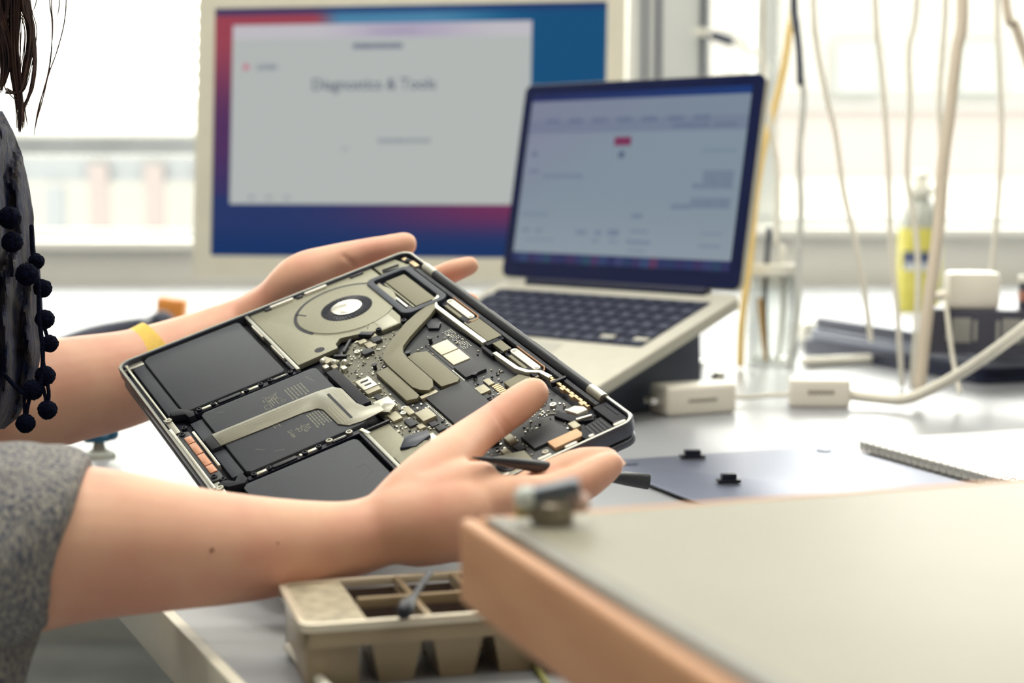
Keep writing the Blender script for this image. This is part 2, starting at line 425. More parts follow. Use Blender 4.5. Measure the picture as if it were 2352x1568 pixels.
def bar(p0, p1, w, h0, h1, name, m, parent=HL, bevel=.0002, rnd_=False):
    a, c = Vector(p0), Vector(p1); d = (c-a).normalized(); n = Vector((-d.y, d.x))*w/2
    if rnd_:
        pts = []
        th = math.atan2(d.y, d.x)
        for k in range(7):
            t = th-math.pi/2+math.pi*k/6; pts.append((c.x+w/2*math.cos(t), c.y+w/2*math.sin(t)))
        for k in range(7):
            t = th+math.pi/2+math.pi*k/6; pts.append((a.x+w/2*math.cos(t), a.y+w/2*math.sin(t)))
    else: pts = [a-n, c-n, c+n, a+n]
    return poly([(p[0], p[1]) for p in pts], h0, h1, name, m, parent, bevel)

# case: outer wall, rim, inner wall and cavity floor
def loopmm(inset, r, n=6): return [UV(*p) for p in rrect(inset, inset, 304.1-inset, 212.4-inset, max(r-inset*.6, .5), n)]
q = MB(); prof = [(2.4, 9, -7.6), (2.4, 9, -.5), (1.9, 9, 0), (.5, 9, 0), (0, 9, -.6), (0, 9, -6.5), (.8, 9, -9.0), (2.5, 9, -10.0)]
loops = [[(x, y, H(h)) for x, y in loopmm(i, r)] for i, r, h in prof]; n_ = len(loops[0])
q.v = [p for L in loops for p in L]
for k in range(len(loops)-1):
    for i in range(n_): q.f.append((k*n_+i, (k+1)*n_+i, (k+1)*n_+(i+1)%n_, k*n_+(i+1)%n_))
q.f.append(tuple(range((len(loops)-1)*n_, len(loops)*n_))[::-1])
q.f.append(tuple(range(n_)))
bm = bmesh.new(); me = q.mesh('case'); bm.from_mesh(me); bmesh.ops.recalc_face_normals(bm, faces=bm.faces); bm.to_mesh(me); bm.free()
case = link('case', me, caseD, HL, smooth=True, label='space grey aluminium case with shade in its colour')
q = MB(); q.ring(loopmm(.55, 9), loopmm(1.95, 9), H(-.2), H(.12)); q.build('rim_edge', caseM, case, label='pale aluminium rim, lighter than the shade-toned case')
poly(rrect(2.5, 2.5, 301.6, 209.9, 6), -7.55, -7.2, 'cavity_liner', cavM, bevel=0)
q = MB(); q.prism(loopmm(.4, 9), H(-15.4), H(-10.9)); q.build('closed_lid', caseO, HL, bevel=.0018, seg=3, label='closed display lid under the case')
for v in (39, 62):                                             # charging ports in the side wall
    q = MB(); pts = rrect(-.0045, -.0014, .0045, .0014, .0013, 4)
    x, y = UV(304.1, v)
    q.prism(pts, -.0002, .0003, lambda p: Vector((x+p.z, y+p.x, H(-5.3)+p.y))); q.build('port', navyblk, case)
poly([(40+i, 210) for i in (0,)] + [(62, 210), (62, 212.6), (40, 212.6)], -6, -5.2, 'finger_notch', navyblk, case, bevel=0)

# batteries
def battery(pts, strip, scr):
    bt = poly(pts, -7, -1.6, 'battery_cell', battM, bevel=.0012)
    s_ = poly(strip, -7, -3.6, 'battery_strip', battE, bt, bevel=.0006)
    return bt
bL = battery([(5, 130), (8, 128.5), (93, 128.5), (95, 131), (95, 193), (92, 195.5), (8, 195.5), (4.5, 192)], [(5, 196), (90, 196), (89, 204), (11, 204), (5, 199)], 0)
bC = battery([(104.5, 114.5), (107, 112.5), (152, 113), (190, 114), (191, 117), (191, 186), (188.5, 188.5), (107, 188.5), (104.5, 186)], [(108, 189), (186, 189), (186, 196.5), (108, 196.5)], 0)
bR = battery([(202, 128), (205, 126), (294, 126), (297, 129), (297, 192), (294, 195.5), (204, 195.5), (201, 193)], [(206, 196), (296, 196), (290, 204), (207, 204)], 0)
# printed battery label
for k in range(6):
    for (u0, u1, v0, dv_) in ((117, 134, 127.5, 2.1), (156, 175.5, 130.0, 1.75)):
        v = v0 + k*dv_; uu = u0 + (k % 2)*.6
        while uu < u1-2:
            w_ = rnd.uniform(1.4, 4.2); w_ = min(w_, u1-uu)
            bar((uu, v), (uu+w_, v), .75, -1.6, -1.57, 'label_line', inkM, bC, 0); uu += w_+.7
for k in range(3):
    for (u0, u1, v0, dv_) in ((121, 131, 146.8, 1.6), (148, 157, 155.5, 1.5)):
        bar((u0+k*.5, v0+k*dv_), (u1-(k % 2)*2, v0+k*dv_), .5, -1.6, -1.57, 'label_line', inkM, bC, 0)
def stroke(pts, w, closed=False):
    pts = pts + [pts[0]] if closed else pts
    for a, c in zip(pts[:-1], pts[1:]): bar(a, c, w, -1.6, -1.565, 'label_mark', inkM, bC, 0)
stroke([(116.5, 143), (126, 152)], .35); stroke([(116.5, 152), (126, 143)], .35)
stroke([(118, 144.3), (124, 145.2), (123.4, 151.4), (118.8, 151)], .35, True); stroke([(119.5, 153), (123, 153)], .5)
stroke([(127, 155), (132, 155), (132, 151.5), (127, 151.5)], .35, True)
for cu, cv, rr in ((129.5, 143.2, 1.4), (151, 147.4, 1.5), (153.5, 141.5, 1.3)):
    stroke([(cu+rr*math.cos(a*math.pi/4), cv+rr*math.sin(a*math.pi/4)) for a in range(8)], .3, True)
cu, cv = 169.5, 145.6
for a0 in (90, 210, 330):                                       # chasing-arrows recycling mark
    pt = []
    for r_, da in ((2.0, -48), (4.1, -34), (4.1, 34), (2.0, 48)):
        a = math.radians(a0+da); pt.append((cu+r_*math.cos(a), cv+r_*math.sin(a)))
    stroke(pt, .4, True)
    a = math.radians(a0+30); t2 = a+math.pi/2
    c2 = (cu+4.2*math.cos(a), cv+4.2*math.sin(a))
    stroke([(c2[0]-1.1*math.cos(t2)+.9*math.cos(a), c2[1]-1.1*math.sin(t2)+.9*math.sin(a)), (c2[0]+1.0*math.cos(t2), c2[1]+1.0*math.sin(t2))], .4)
x_, y_ = UV(165.6, 154.6)
txt('Li-ion', .0042, 'label_text', inkM, bC, Matrix.Translation((x_, y_, H(-1.56))))
for a, c in (((112, 180), (114, 176)), ((170, 176), (175, 172)), ((181, 168), (183, 163)), ((112, 122), (122, 120))):
    bar(a, c, .25, -1.6, -1.57, 'scuff', inkM, bC, 0)
for a, c in (((213, 171), (218, 168)), ((206, 186), (207, 180)), ((232, 140), (232, 134)), ((232, 134), (242, 133)), ((242, 133), (246, 140))):
    bar(a, c, .25, -1.6, -1.57, 'scuff', battE, bR, 0)

# ribs between the compartments with screws
def screw(u, v, h=-1.2, r=1.7, m=None, parent=HL):
    q = MB(); c = UV(u, v)
    q.lathe([(r/1000, H(h-2.5)), (r/1000, H(h-.25)), ((r-.3)/1000, H(h)), (r*.55/1000, H(h)), (r*.5/1000, H(h-.7)), (0.00005, H(h-.7))], 14, (c[0], c[1], 0))
    return q.build('screw', m or navyblk, parent, smooth=True)
ribM = mat('rib_black', (16, 22, 44), .5, var=.1)
for ur, v0, v1, segs, scr in ((98.8, 121, 190, ((148.5, 155), (179.5, 185.5), (158, 159.5), (176, 176.8)), (127, 140.5, 147, 156.5, 178, 187)),
                              (195, 121, 190, ((147.5, 154), (178, 185), (157, 158.5)), (186, 177, 155, 146.5))):
    rb = rect(ur-2.1, v0, ur+2.1, v1, -7, -3.0, 'rib', ribM)
    for a, c in segs: rect(ur-1.1, a, ur+1.2, c, -3, -1.9, 'rib_pad', brightM, rb)
    for v in scr: screw(ur, v, parent=rb)
    rect(ur-1.6, 129, ur+1.6, 139, -3, -2.0, 'rib_bridge', navyblk, rb, r=1.5); bar((ur, 130), (ur, 138), .5, -2, -1.85, 'rib_slot', brightM, rb)
    rect(ur-1.5, 160, ur+1.5, 175, -3, -1.9, 'rib_clip', navyblk, rb, r=1.2)
for v in (127, 139.5): screw(194, v, -1.0, 2.1, silver)
dv1 = rect(2, 120.8, 100, 123.2, -7, -1.2, 'divider', caseM)
for u0, u1 in ((19, 40), (56, 79)): rect(u0, 123.3, u1, 124.2, -4.4, -1.3, 'white_label', whiteP, dv1)
rect(84, 123.3, 97, 125.2, -6, -1.6, 'divider_block', navyblk, dv1)
dv2 = rect(197, 119.2, 301, 121.4, -7, -1.0, 'divider', caseM)
rect(200, 121.5, 250, 123.3, -5.5, -1.6, 'divider_block', navyblk, dv2)
bar((197, 121), (205, 119), 2.2, -4, -.7, 'divider_corner', brightM, dv2)

# fan
fan = poly([(2.6, 119.8), (2.6, 30), (18, 30), (24, 43.5), (84, 44.5), (93, 48.5), (93, 61), (86, 73), (81, 86), (86, 91), (92, 92), (93.5, 119.8)], -6, -2.2, 'fan_housing', fanM, bevel=.0006)
fc = (46, 66.5)
def arcring(r0, r1, a0, a1, h0, h1, name, m, parent, n=40):
    q = MB(); vs = []; k = n+1
    for i in range(k):
        a = math.radians(a0+(a1-a0)*i/n)
        for r, h in ((r0, h0), (r1, h0), (r1, h1), (r0, h1)):
            x, y = UV(fc[0]+r*math.cos(a), fc[1]+r*math.sin(a)); vs.append((x, y, H(h)))
    fs = []
    for i in range(n):
        b0, b1 = i*4, i*4+4
        for j in range(4): fs.append((b0+j, b0+(j+1) % 4, b1+(j+1) % 4, b1+j))
    fs += [(0, 3, 2, 1), (n*4, n*4+1, n*4+2, n*4+3)]
    q.add(vs, fs); return q.build(name, m, parent)
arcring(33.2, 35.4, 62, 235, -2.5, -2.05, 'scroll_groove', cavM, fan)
arcring(33.8, 34.6, 0, 62, -2.5, -2.1, 'scroll_groove', pipeM, fan)
q = MB(); q.cyl(UV(*fc), .0330, H(-2.3), H(-1.75), 64); q.build('fan_cover', fanM, fan, bevel=.0003)
q = MB(); q.cyl(UV(*fc), .0172, H(-2.0), H(-1.68), 48); q.build('fan_opening', cavM, fan)
imp = MB()
for k in range(44):
    a = 2*math.pi*k/44; c_ = Vector(UV(*fc)); d = Vector((math.cos(a), math.sin(a))); t = Vector((math.cos(a+.35), math.sin(a+.35)))
    imp.box((c_.x+d.x*.0141, c_.y+d.y*.0141, H(-1.45)), (.0052, .0006, .0006), Matrix.Rotation(a+.35, 3, 'Z'))
o_ = imp.build('impeller_blades', mat('impeller', (30, 38, 60), .4), fan); o_['kind'] = 'stuff'
q = MB(); q.lathe([(.0112, H(-1.7)), (.0112, H(-.9)), (.0106, H(-.7)), (.0001, H(-.62))], 40, (*UV(*fc), 0)); 
hubM = mat('fan_hub_spun_metal', (226, 226, 218), .28, .9)
nt = hubM.node_tree; bs = nt.nodes['Principled BSDF']; bs.inputs['Anisotropic'].default_value = .9
tg = nt.nodes.new('ShaderNodeTangent'); tg.direction_type = 'RADIAL'; tg.axis = 'Z'; nt.links.new(tg.outputs[0], bs.inputs['Tangent'])
hb = MB(); hb.lathe([(.0102, 0), (.0102, .0008), (.0097, .001), (.0001, .00106)], 48); ho = hb.build('fan_hub', hubM, fan, smooth=True); ho.location = (*UV(*fc), H(-1.68))
q = MB(); q.cyl(UV(85.5, 102), .0033, H(-2.3), H(-2.15), 24); q.build('housing_hole', cavM, fan)
bar((28, 95), (35, 91), 1.4, -2.2, -1.6, 'scroll_tab', cavM, fan)
for a, c in (((74, 62), (74, 49)), ((74, 62), (84, 68))): bar(a, c, .4, -2.2, -2.14, 'foil_seam', cavM, fan, 0)
rect(74.5, 49.5, 92, 61, -2.2, -2.05, 'foil_patch', mat('foil', (172, 172, 158), .4, .4), fan, .0001)
for u, v in ((91, 63), (93, 46)): screw(u, v, -1.0, 1.9, parent=fan)
# side rim fittings
for v0, v1 in ((88, 105.5), (63.5, 80.5)): bar((4.2, v0+1.5), (4.2, v1-1.5), 2.6, -3, -.6, 'antenna_pad', whiteP, HL, .0003, True)
for v in (84, 107): rect(2.6, v-2.2, 6, v+2.2, -4, -1.0, 'clip', navyblk)
bar((5.2, 38), (5.2, 46), 2.2, -3, -1.1, 'clip', navyblk, rnd_=True)
poly([(3, 28), (3, 12), (20, 8), (20, 28)], -6, -2.4, 'speaker_cover', fanM)
bar((13, 26), (14, 14), 1.6, -2.4, -1.4, 'clip', navyblk); bar((16, 27), (19, 16), 1.2, -2.4, -1.4, 'clip', navyblk)
rect(5, 3.5, 28, 9.5, -6, -2.6, 'antenna_block', navyblk)
rect(17, 4, 27, 7.5, -2.6, -1.5, 'gold_tab', goldM); rect(8, 6, 12, 9, -2.6, -1.2, 'gold_tab', goldM)
screw(14, 7.5, -.8, 2.0)
# exhaust box of the heat sink
bx = MB(); bx.ring([UV(*p) for p in rrect(21, 10.5, 88, 43, 6.5)], [UV(*p) for p in rrect(25.5, 15, 83.5, 38.5, 3)], H(-6), H(-.6))
exh = bx.build('exhaust_duct', mat('duct_rubber', (52, 60, 74), .55, var=.08, vscale=100), HL, bevel=.0006)
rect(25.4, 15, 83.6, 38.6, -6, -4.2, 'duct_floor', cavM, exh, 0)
rect(31, 17.5, 80.5, 31.5, -4.2, -1.6, 'heat_sink_fins', pipeM, exh); rect(32, 32.2, 80, 33.4, -4.2, -2.0, 'fin_edge', fanM, exh)
rect(76, 34, 84, 37.5, -4.2, -1.8, 'duct_corner', navyblk, exh); rect(27, 34.5, 74, 36.2, -4.2, -2.8, 'fin_edge', brightM, exh)

# circuit board
board = poly([(94, 47), (100, 27), (160, 24), (214, 24), (226, 17), (270, 17), (290, 26), (297, 60), (276, 79), (262, 103), (236, 108), (197, 104), (150, 106), (118, 104), (96, 93), (89, 88), (88, 75), (94, 62)], -6.2, -5.0, 'circuit_board', pcbM, bevel=.0002)
poly([(89.5, 87), (89, 75), (95, 62), (97, 49), (116, 68), (128, 76), (140, 87), (170, 90), (195, 90), (234, 84), (246, 98), (236, 107), (197, 103), (150, 105), (119, 103), (97, 92.5)], -5.0, -4.85, 'board_copper_area', pcbG, board, bevel=0)
def comp(u0, v0, u1, v1, h, m, name='chip', parent=board, bevel=.0003, label=None): return rect(u0, v0, u1, v1, -5, h, name, m, parent, bevel, label=label)
comp(134, 35.3, 149.3, 46.6, -3.6, dieM, 'memory_die', label='white chip'); comp(150.8, 35.3, 166.2, 46.6, -3.6, dieM, 'memory_die', label='white chip')
comp(131.5, 33.5, 168.5, 48.5, -4.6, mat('chip_carrier', (66, 70, 74), .5), 'chip_carrier')
comp(169.5, 34.5, 186.5, 48.2, -3.0, chipM); comp(189, 50.5, 232, 76.5, -3.0, chipM, label='large black chip')
comp(268, 33.5, 284.5, 55, -3.0, chipM)
comp(284.5, 28.5, 293, 47, -2.6, tapeM, 'peach_tape', label='peach coloured tape strip')
hs1 = poly([(141, 87), (140, 78.5), (186, 78.5), (188.5, 81), (186, 87)], -4.8, -1.9, 'heat_spreader', pipeM)
hs2 = poly([(138, 64.5), (136.5, 59), (141, 52), (186, 52), (189, 54.5), (187, 64.5)], -4.8, -1.9, 'heat_spreader', pipeM)
pipe = poly([(91, 36), (98, 47.5), (107, 58), (117, 68.5), (124, 74.5), (131, 77.5), (140, 78.3), (176, 78.3), (183, 76), (187, 72.5), (185, 68.5), (177, 65.3), (140, 65.3), (132, 64.2), (125, 61), (117.5, 53), (109, 42), (101, 31), (94, 23.5), (87.5, 20), (86, 24)], -4, -.9, 'heat_pipe', pipeM, bevel=.0006)
comp(186.5, 68, 190, 79, -2.6, tanM, 'spreader_tab')
for u, v in ((128, 44), (132, 84), (189, 43.5), (134, 62)):
    q = MB(); q.lathe([(.0012, H(-5)), (.0012, H(-1.8)), (.0019, H(-1.7)), (.0019, H(-1.2)), (.0001, H(-1.1))], 12, (*UV(u, v), 0)); q.build('standoff', navyblk, board, smooth=True)
poly([(101, 31), (112, 29), (117, 33), (112, 38), (104, 36)], -5, -3.2, 'black_tape', navyblk, board)
poly([(210, 35), (208.5, 24), (216, 20.5), (232, 20.5), (232, 35)], -5, -2.2, 'grey_foam', pipeM, board)
for k in range(8): rect(205.5+k*2.2, 36.5, 207+k*2.2, 41, -5, -4.2, 'gold_finger', goldM, board, 0)
comp(202, 44, 211, 50.5, -2.8, tanM, 'shield_can'); comp(212, 47, 217, 51, -3.6, chipM); comp(196, 38, 204, 42, -3.8, tanM, 'shield_can')
for u0, v0, u1, v1, h, m_ in ((96, 66, 103, 72, -2.6, chipM), (88, 66, 95, 70, -3, tanM), (98, 71, 106, 77, -3.4, tanM), (107, 76, 113, 83, -2.6, chipM), (92, 74, 97, 79, -3.2, tanM),
                              (141, 92, 148, 101, -2.2, brightM), (148.5, 92, 155, 101, -2.0, brightM), (155.5, 92, 160.5, 101, -2.4, tanM), (162, 95, 173, 98.5, -3.8, chipM),
                              (173, 93, 187, 103, -1.8, brightM), (190, 88, 200, 92, -3.2, tanM), (203, 81, 215, 89.5, -1.7, tanM), (216, 83, 222, 87.5, -3.2, chipM), (223, 82, 229, 86.5, -3.2, chipM),
                              (190, 96, 200, 102, -3.0, tanM), (203, 92, 212, 97, -3.4, chipM), (214, 90, 219, 94, -3.2, tanM), (224, 97, 240, 103, -2.2, tanM), (228, 90, 238, 95, -3.0, brightM),
                              (262, 58, 270, 63, -2.6, tanM), (273, 58, 280, 63, -3.2, chipM), (258, 66, 264, 71, -3.2, chipM), (242, 78, 250, 84, -3.2, tanM), (254, 74, 262, 79, -3.2, chipM), (272, 66, 279, 70, -3.4, tanM)):
    comp(u0, v0, u1, v1, h, m_, 'shield_can' if m_ in (tanM, brightM) else 'chip')
rect(144.5, 94, 146, 99, -2.0, -1.85, 'latch_mark', navyblk, board, 0); rect(150, 94.3, 151.2, 98.5, -1.9, -1.75, 'latch_mark', navyblk, board, 0)
for u, v in ((194.5, 93), (188.5, 101), (190, 90.5), (104, 84), (291, 52), (291, 27), (251, 25)):
    q = MB(); c = UV(u, v); q.lathe([(.0019, H(-5)), (.0019, H(-3.4)), (.0009, H(-3.4)), (.0008, H(-3.9)), (.00005, H(-3.9))], 14, (*c, 0)); q.build('silver_screw', brightM, board, smooth=True)
# tiny surface-mount parts
def inside(p, poly_):
    x, y = p; r = False; n = len(poly_)
    for i in range(n):
        (x1, y1), (x2, y2) = poly_[i], poly_[(i+1) % n]
        if (y1 > y) != (y2 > y) and x < (x2-x1)*(y-y1)/(y2-y1)+x1: r = not r
    return r
BP = [(96, 46), (101, 28), (160, 25.5), (214, 25.5), (226, 19), (268, 19), (288, 28), (294, 60), (275, 78), (260, 102), (236, 106), (197, 103), (150, 104), (119, 102), (97, 92), (90, 86), (90, 75), (96, 62)]
EXC = [(131, 33, 169, 49), (169, 33, 188, 49), (187, 49, 234, 78), (266, 32, 294, 56), (139, 77, 190, 89), (136, 50, 191, 80), (207, 20, 233, 42), (90, 36, 118, 56)]
sm = [MB(), MB(), MB()]; cnt = 0
while cnt < 620:
    u, v = rnd.uniform(88, 296), rnd.uniform(19, 107)
    dens = .25 if (100 < u < 190 and 24 < v < 50) else 1
    if rnd.random() > dens or not inside((u, v), BP) or any(a < u < c and b_ < v < d for a, b_, c, d in EXC): continue
    if 100 < u < 145 and abs((v-30)-(u-98)*1.05) < 9 and v < 80: continue
    x, y = UV(u, v); w_, l_ = rnd.choice(((.0004, .0008), (.0006, .0011), (.0008, .0014), (.0005, .0005), (.0014, .001)))
    if rnd.random() < .5: w_, l_ = l_, w_
    k = rnd.choices((0, 1, 2), (5, 3, 3))[0]; hh = rnd.uniform(.4, 1.0)
    sm[k].box((x, y, H(-4.9+hh/2)), (w_, l_, H(hh))); cnt += 1
for k, m_ in enumerate((brightM, tanM, chipM)):
    o_ = sm[k].build('surface_mount_parts', m_, board); o_['kind'] = 'stuff'
# orderly rows of solder pads
pads = MB()
for i in range(14):
    for j in range(5):
        if (i+j) % 5 == 4: continue
        x, y = UV(122+i*2.2, 27.2+j*1.25); pads.box((x, y, H(-4.95)), (.0009, .0004, .0003))
for i in range(26):
    for v in (77.4, 78.2):
        x, y = UV(190+i*1.6, v); pads.box((x, y, H(-4.95)), (.0008, .0004, .0003))
for i in range(16):
    x, y = UV(170+i*1.05, 49.3); pads.box((x, y, H(-4.9)), (.0005, .0009, .0003))
    x, y = UV(236+i*1.4, 34+(i % 3)*1.6); pads.box((x, y, H(-4.9)), (.0008, .0005, .0004))
o_ = pads.build('solder_pads', brightM, board); o_['kind'] = 'stuff'
for k in range(3): bar((256, 30+k*1.5), (256+9-k*2, 23.5+k*1.5), .7, -4.9, -4.3, 'trace_bar', pcbG, board)
# panel beside the centre battery and the connector housing
rect(199, 105, 238, 118.3, -6, -3.0, 'metal_panel', fanM, bevel=.0005)
bar((199.5, 120.2), (199.5, 104.5), 1.6, -3, -1.2, 'panel_pin', navyblk, rnd_=True)
poly([(236, 118), (234, 96), (241, 94), (262, 100), (268, 118)], -6, -2.2, 'metal_panel', fanM)
poly([(276, 78), (283, 60.5), (297, 61.5), (299.5, 80), (280, 90)], -6, -2.4, 'fan_housing_second', fanM, bevel=.0005)
arc2 = [(290+6.5*math.cos(a*.35), 74+6.5*math.sin(a*.35)) for a in range(18)]
poly(arc2, -2.4, -1.7, 'second_fan_opening', navyblk)
rect(118, 103.5, 172, 110.5, -7, -1.0, 'connector_housing', softblk, bevel=.0005)
poly([(222, 104), (226, 92), (232, 93), (236, 104), (232, 112)], -5, -1.4, 'dark_flap', mat('dark_film', (12, 30, 58), .3), bevel=.0002)
for k, (u, v) in enumerate(((103, 104), (108, 107), (113, 103), (118, 99))): comp(u-2.4, v-1.6, u+2.4, v+1.6, -2.2-.3*(k % 2), (tanM, brightM)[k % 2], 'connector')
bar((96, 104), (109, 99), 3, -4, -2.4, 'cable_clip', tanM); bar((100, 98), (106, 92), 2.2, -4, -2.0, 'cable_clip', navyblk); bar((88, 82), (99, 91), 1.8, -4.6, -2.2, 'black_lead', navyblk, rnd_=True); bar((86, 74), (93, 68), 4, -4, -1.5, 'black_tab', navyblk)
for u, v in ((108, 101), (113, 96), (101, 106)):
    q = MB(); q.sphere((*UV(u, v), H(-2.6)), .0021, 12, 8); q.build('solder_ball', brightM, HL, smooth=True)

# trackpad ribbon cable over the centre battery
fx = MB()
fpts = [(135.5, 191), (136, 150), (136.5, 124), (138.5, 114.5), (145, 111), (168, 111), (176, 108.5), (178, 101), (188, 102), (189.5, 116), (188, 124.5), (182, 128.8), (160, 129.2), (155.5, 131.5), (153.6, 140), (152.8, 170), (152, 191)]
flx = poly(fpts, -1.55, -.75, 'ribbon_cable', flexM, bevel=.0002, label='silvery ribbon cable')
poly([(135.5, 191), (152, 191), (151.5, 196.5), (136.5, 196.5)], -4.5, -1.1, 'ribbon_end', softblk, flx)
bar((145.5, 120), (181, 120), 1.6, -.76, -.6, 'ribbon_slot', cavM, flx, 0, True)
for k in range(5): bar((138.5+k*2.7, 188), (138.5+k*2.8, 134), .25, -.76, -.7, 'ribbon_trace', tanM, flx, 0)
for k in range(3): bar((144, 113.2+k*1.6), (176+k*2, 113.2+k*1.6), .25, -.76, -.7, 'ribbon_trace', tanM, flx, 0); bar((160, 122.6+k*1.8), (184, 122.6+k*1.8), .25, -.76, -.7, 'ribbon_trace', tanM, flx, 0)
bar((183, 96), (189, 103), 8, -3.5, -1.0, 'ribbon_fold', flexM, flx)

# haptic motor block with copper pads at the front edge
hb_ = poly(rrect(116, 200.2, 183.5, 208, 3.6), -6.5, -2.6, 'motor_bracket', mat('bracket_grey', (74, 78, 82), .5, var=.05), bevel=.0005)
for u0, u1 in ((125, 133.6), (134.6, 149), (150.2, 164.6), (165.6, 174.6)): rect(u0, 201.0, u1, 205.4, -2.8, -1.7, 'copper_pad', coppM, hb_, .0006, label='copper pad')
rect(123, 198, 172, 199.6, -4, -.9, 'bright_strip', brightM, hb_)
for u in (119.8, 179.6): screw(u, 204.8, -1.4, 1.9, parent=hb_)
for u in (113.5, 186.5): screw(u, 201.5, -1.2, 1.7)
for pts in ([(88, 197), (98, 190.5), (104, 191.5), (104, 195), (98, 196), (94, 203), (88, 203)], [(186, 191), (197, 190.5), (200, 193), (197, 202), (190, 206), (188, 202), (194, 197)]):
    poly(pts, -6, -1.4, 'cable_guide', softblk, bevel=.0005)
rect(6, 206.3, 96, 207.6, -4, -1.6, 'trim_rail', brightM); rect(93, 204.4, 115, 208.6, -5, -2.4, 'rail_tab', silver); rect(186, 204.2, 201, 208.6, -5, -2.4, 'rail_tab', silver)
rect(201, 206.3, 297, 207.6, -4, -1.6, 'trim_rail', brightM); rect(108, 207.8, 192, 209.6, -5, -1.8, 'trim_rail', brightM)
for u, v in ((97.5, 206.3), (194, 206.0)):
    q = MB(); q.lathe([(.0021, H(-2.6)), (.0021, H(-1.4)), (.001, H(-1.4)), (.001, H(-1.9)), (.00005, H(-1.9))], 14, (*UV(u, v), 0)); q.build('silver_screw', brightM, HL, smooth=True)
rect(2.8, 196, 9, 209, -6, -3.2, 'corner_bracket', silver); screw(5.6, 207, -1.4, 1.3, brightM)

# hinge edge
q = MB(); q.tube([(*UV(50, 2.6), H(-1.6)), (*UV(256, 2.6), H(-1.6))], .0032, 16, 1, False); hc = q.build('hinge_cover', mat('hinge_black', (20, 26, 38), .35, var=.1), HL, smooth=True)
for u0, u1 in ((34, 50), (256, 271)):
    q = MB(); q.tube([(*UV(u0, 2.6), H(-1.6)), (*UV(u1, 2.6), H(-1.6))], .0033, 16, 1, False); q.build('hinge_cap', silver, hc, smooth=True)
for u0, u1 in ((97, 128), (186, 215)): bar((u0, 1.0), (u1, 1.0), .3, -2, 1.2, 'hinge_seam', cavM, hc, 0)
bar((30, 7.6), (272, 7.6), 2.6, -5, -1.9, 'gasket_strip', gaskM)
for u0, u1, vv in ((27, 74, 11.3), (226, 271, 12.6)):
    tp = [(u0, vv+1.0)]
    k = u0
    while k < u1-3: tp += [(k, vv-.8), (k+3.4, vv-.8), (k+3.6, vv+.2), (k+4.6, vv+.2)]; k += 4.8
    tp += [(u1, vv-.8), (u1, vv+1.0)]
    st = poly(tp, -4, -1.3, 'toothed_contact_strip', goldM, bevel=.0001)
    for s_ in range(4): rect(u0+4+s_*11, vv+1.0, u0+8+s_*11, vv+2.4, -4, -1.4, 'contact_tab', goldM, st, .0001)
def path_bar(pts, w, h0, h1, name, m):
    n = len(pts); Lp, Rp = [], []
    for i in range(n):
        d = (Vector(pts[min(i+1, n-1)])-Vector(pts[max(i-1, 0)])).normalized(); nn = Vector((-d.y, d.x))*w/2
        Lp.append((pts[i][0]+nn.x, pts[i][1]+nn.y)); Rp.append((pts[i][0]-nn.x, pts[i][1]-nn.y))
    return poly(Lp + Rp[::-1], h0, h1, name, m, bevel=.0003)
path_bar([(76, 11.5), (81, 15.5), (84, 20), (92, 22.6), (125, 22.2), (160, 21.6)], 3.0, -4.5, -.9, 'antenna_bracket', brightM)
path_bar([(176, 23.2), (203, 22.2), (211, 19.6), (217, 14.2), (227, 12.8)], 2.8, -4.5, -.9, 'antenna_bracket', brightM)
for u0, u1, vv in ((91, 124, 13.2), (181, 212.5, 14)):
    ob = bar((u0, vv), (u1, vv), 9, -5, -3, 'antenna_well', cavM, rnd_=True)
    op = [(u0-3, vv-4)] + [(u1+3+3*math.cos(a), vv+4.4*math.sin(a)) for a in (-1.4, -.9, -.4, 0, .4, .9, 1.4)] + [(u1, vv+5)]
    path_bar([(u0-2, vv-4.6), (u1+1, vv-4.6), (u1+4.5, vv-2.6), (u1+5, vv+.5), (u1+3, vv+3.4)], .8, -3, -1.2, 'copper_wire', mat('copper_wire', (176, 134, 100), .45, .4, var=.1))
    pb = bar((u0+1.5, vv-.8), (u1-1.5, vv-.8), 4.6, -3, -1.3, 'white_bar', whiteP, rnd_=True)
    for u in (u0+1.5, u1-1.5):
        q = MB(); q.cyl(UV(u, vv-.8), .0012, H(-1.3), H(-.9), 12); q.build('pin', silver, pb)
    bar((u0+4, vv+3.7), (u1+8, vv+3.7), 2.2, -4, -1.8, 'grey_lead', pipeM); bar((u1-6, vv+3.7), (u1+6, vv+3.7), 3.2, -4, -1.5, 'lead_sleeve', softblk)
rect(126, 9.6, 159.5, 19.4, -5, -1.5, 'hinge_plate', pipeM); rect(164, 12.6, 178, 18.4, -5, -1.7, 'hinge_plate', pipeM); rect(159.8, 10, 163.6, 22, -5, -1.9, 'hinge_clip', softblk)
for u, v in ((160.5, 11.5), (179.5, 15), (178.5, 19.5)): screw(u, v, -1.2, 1.3)
bar((163, 24.5), (177, 24.5), 2.2, -5, -1.9, 'grey_lead', softblk, rnd_=True)
bar((234, 15), (234, 7.5), 2.4, -3.5, -.4, 'black_lead', navyblk, rnd_=True)
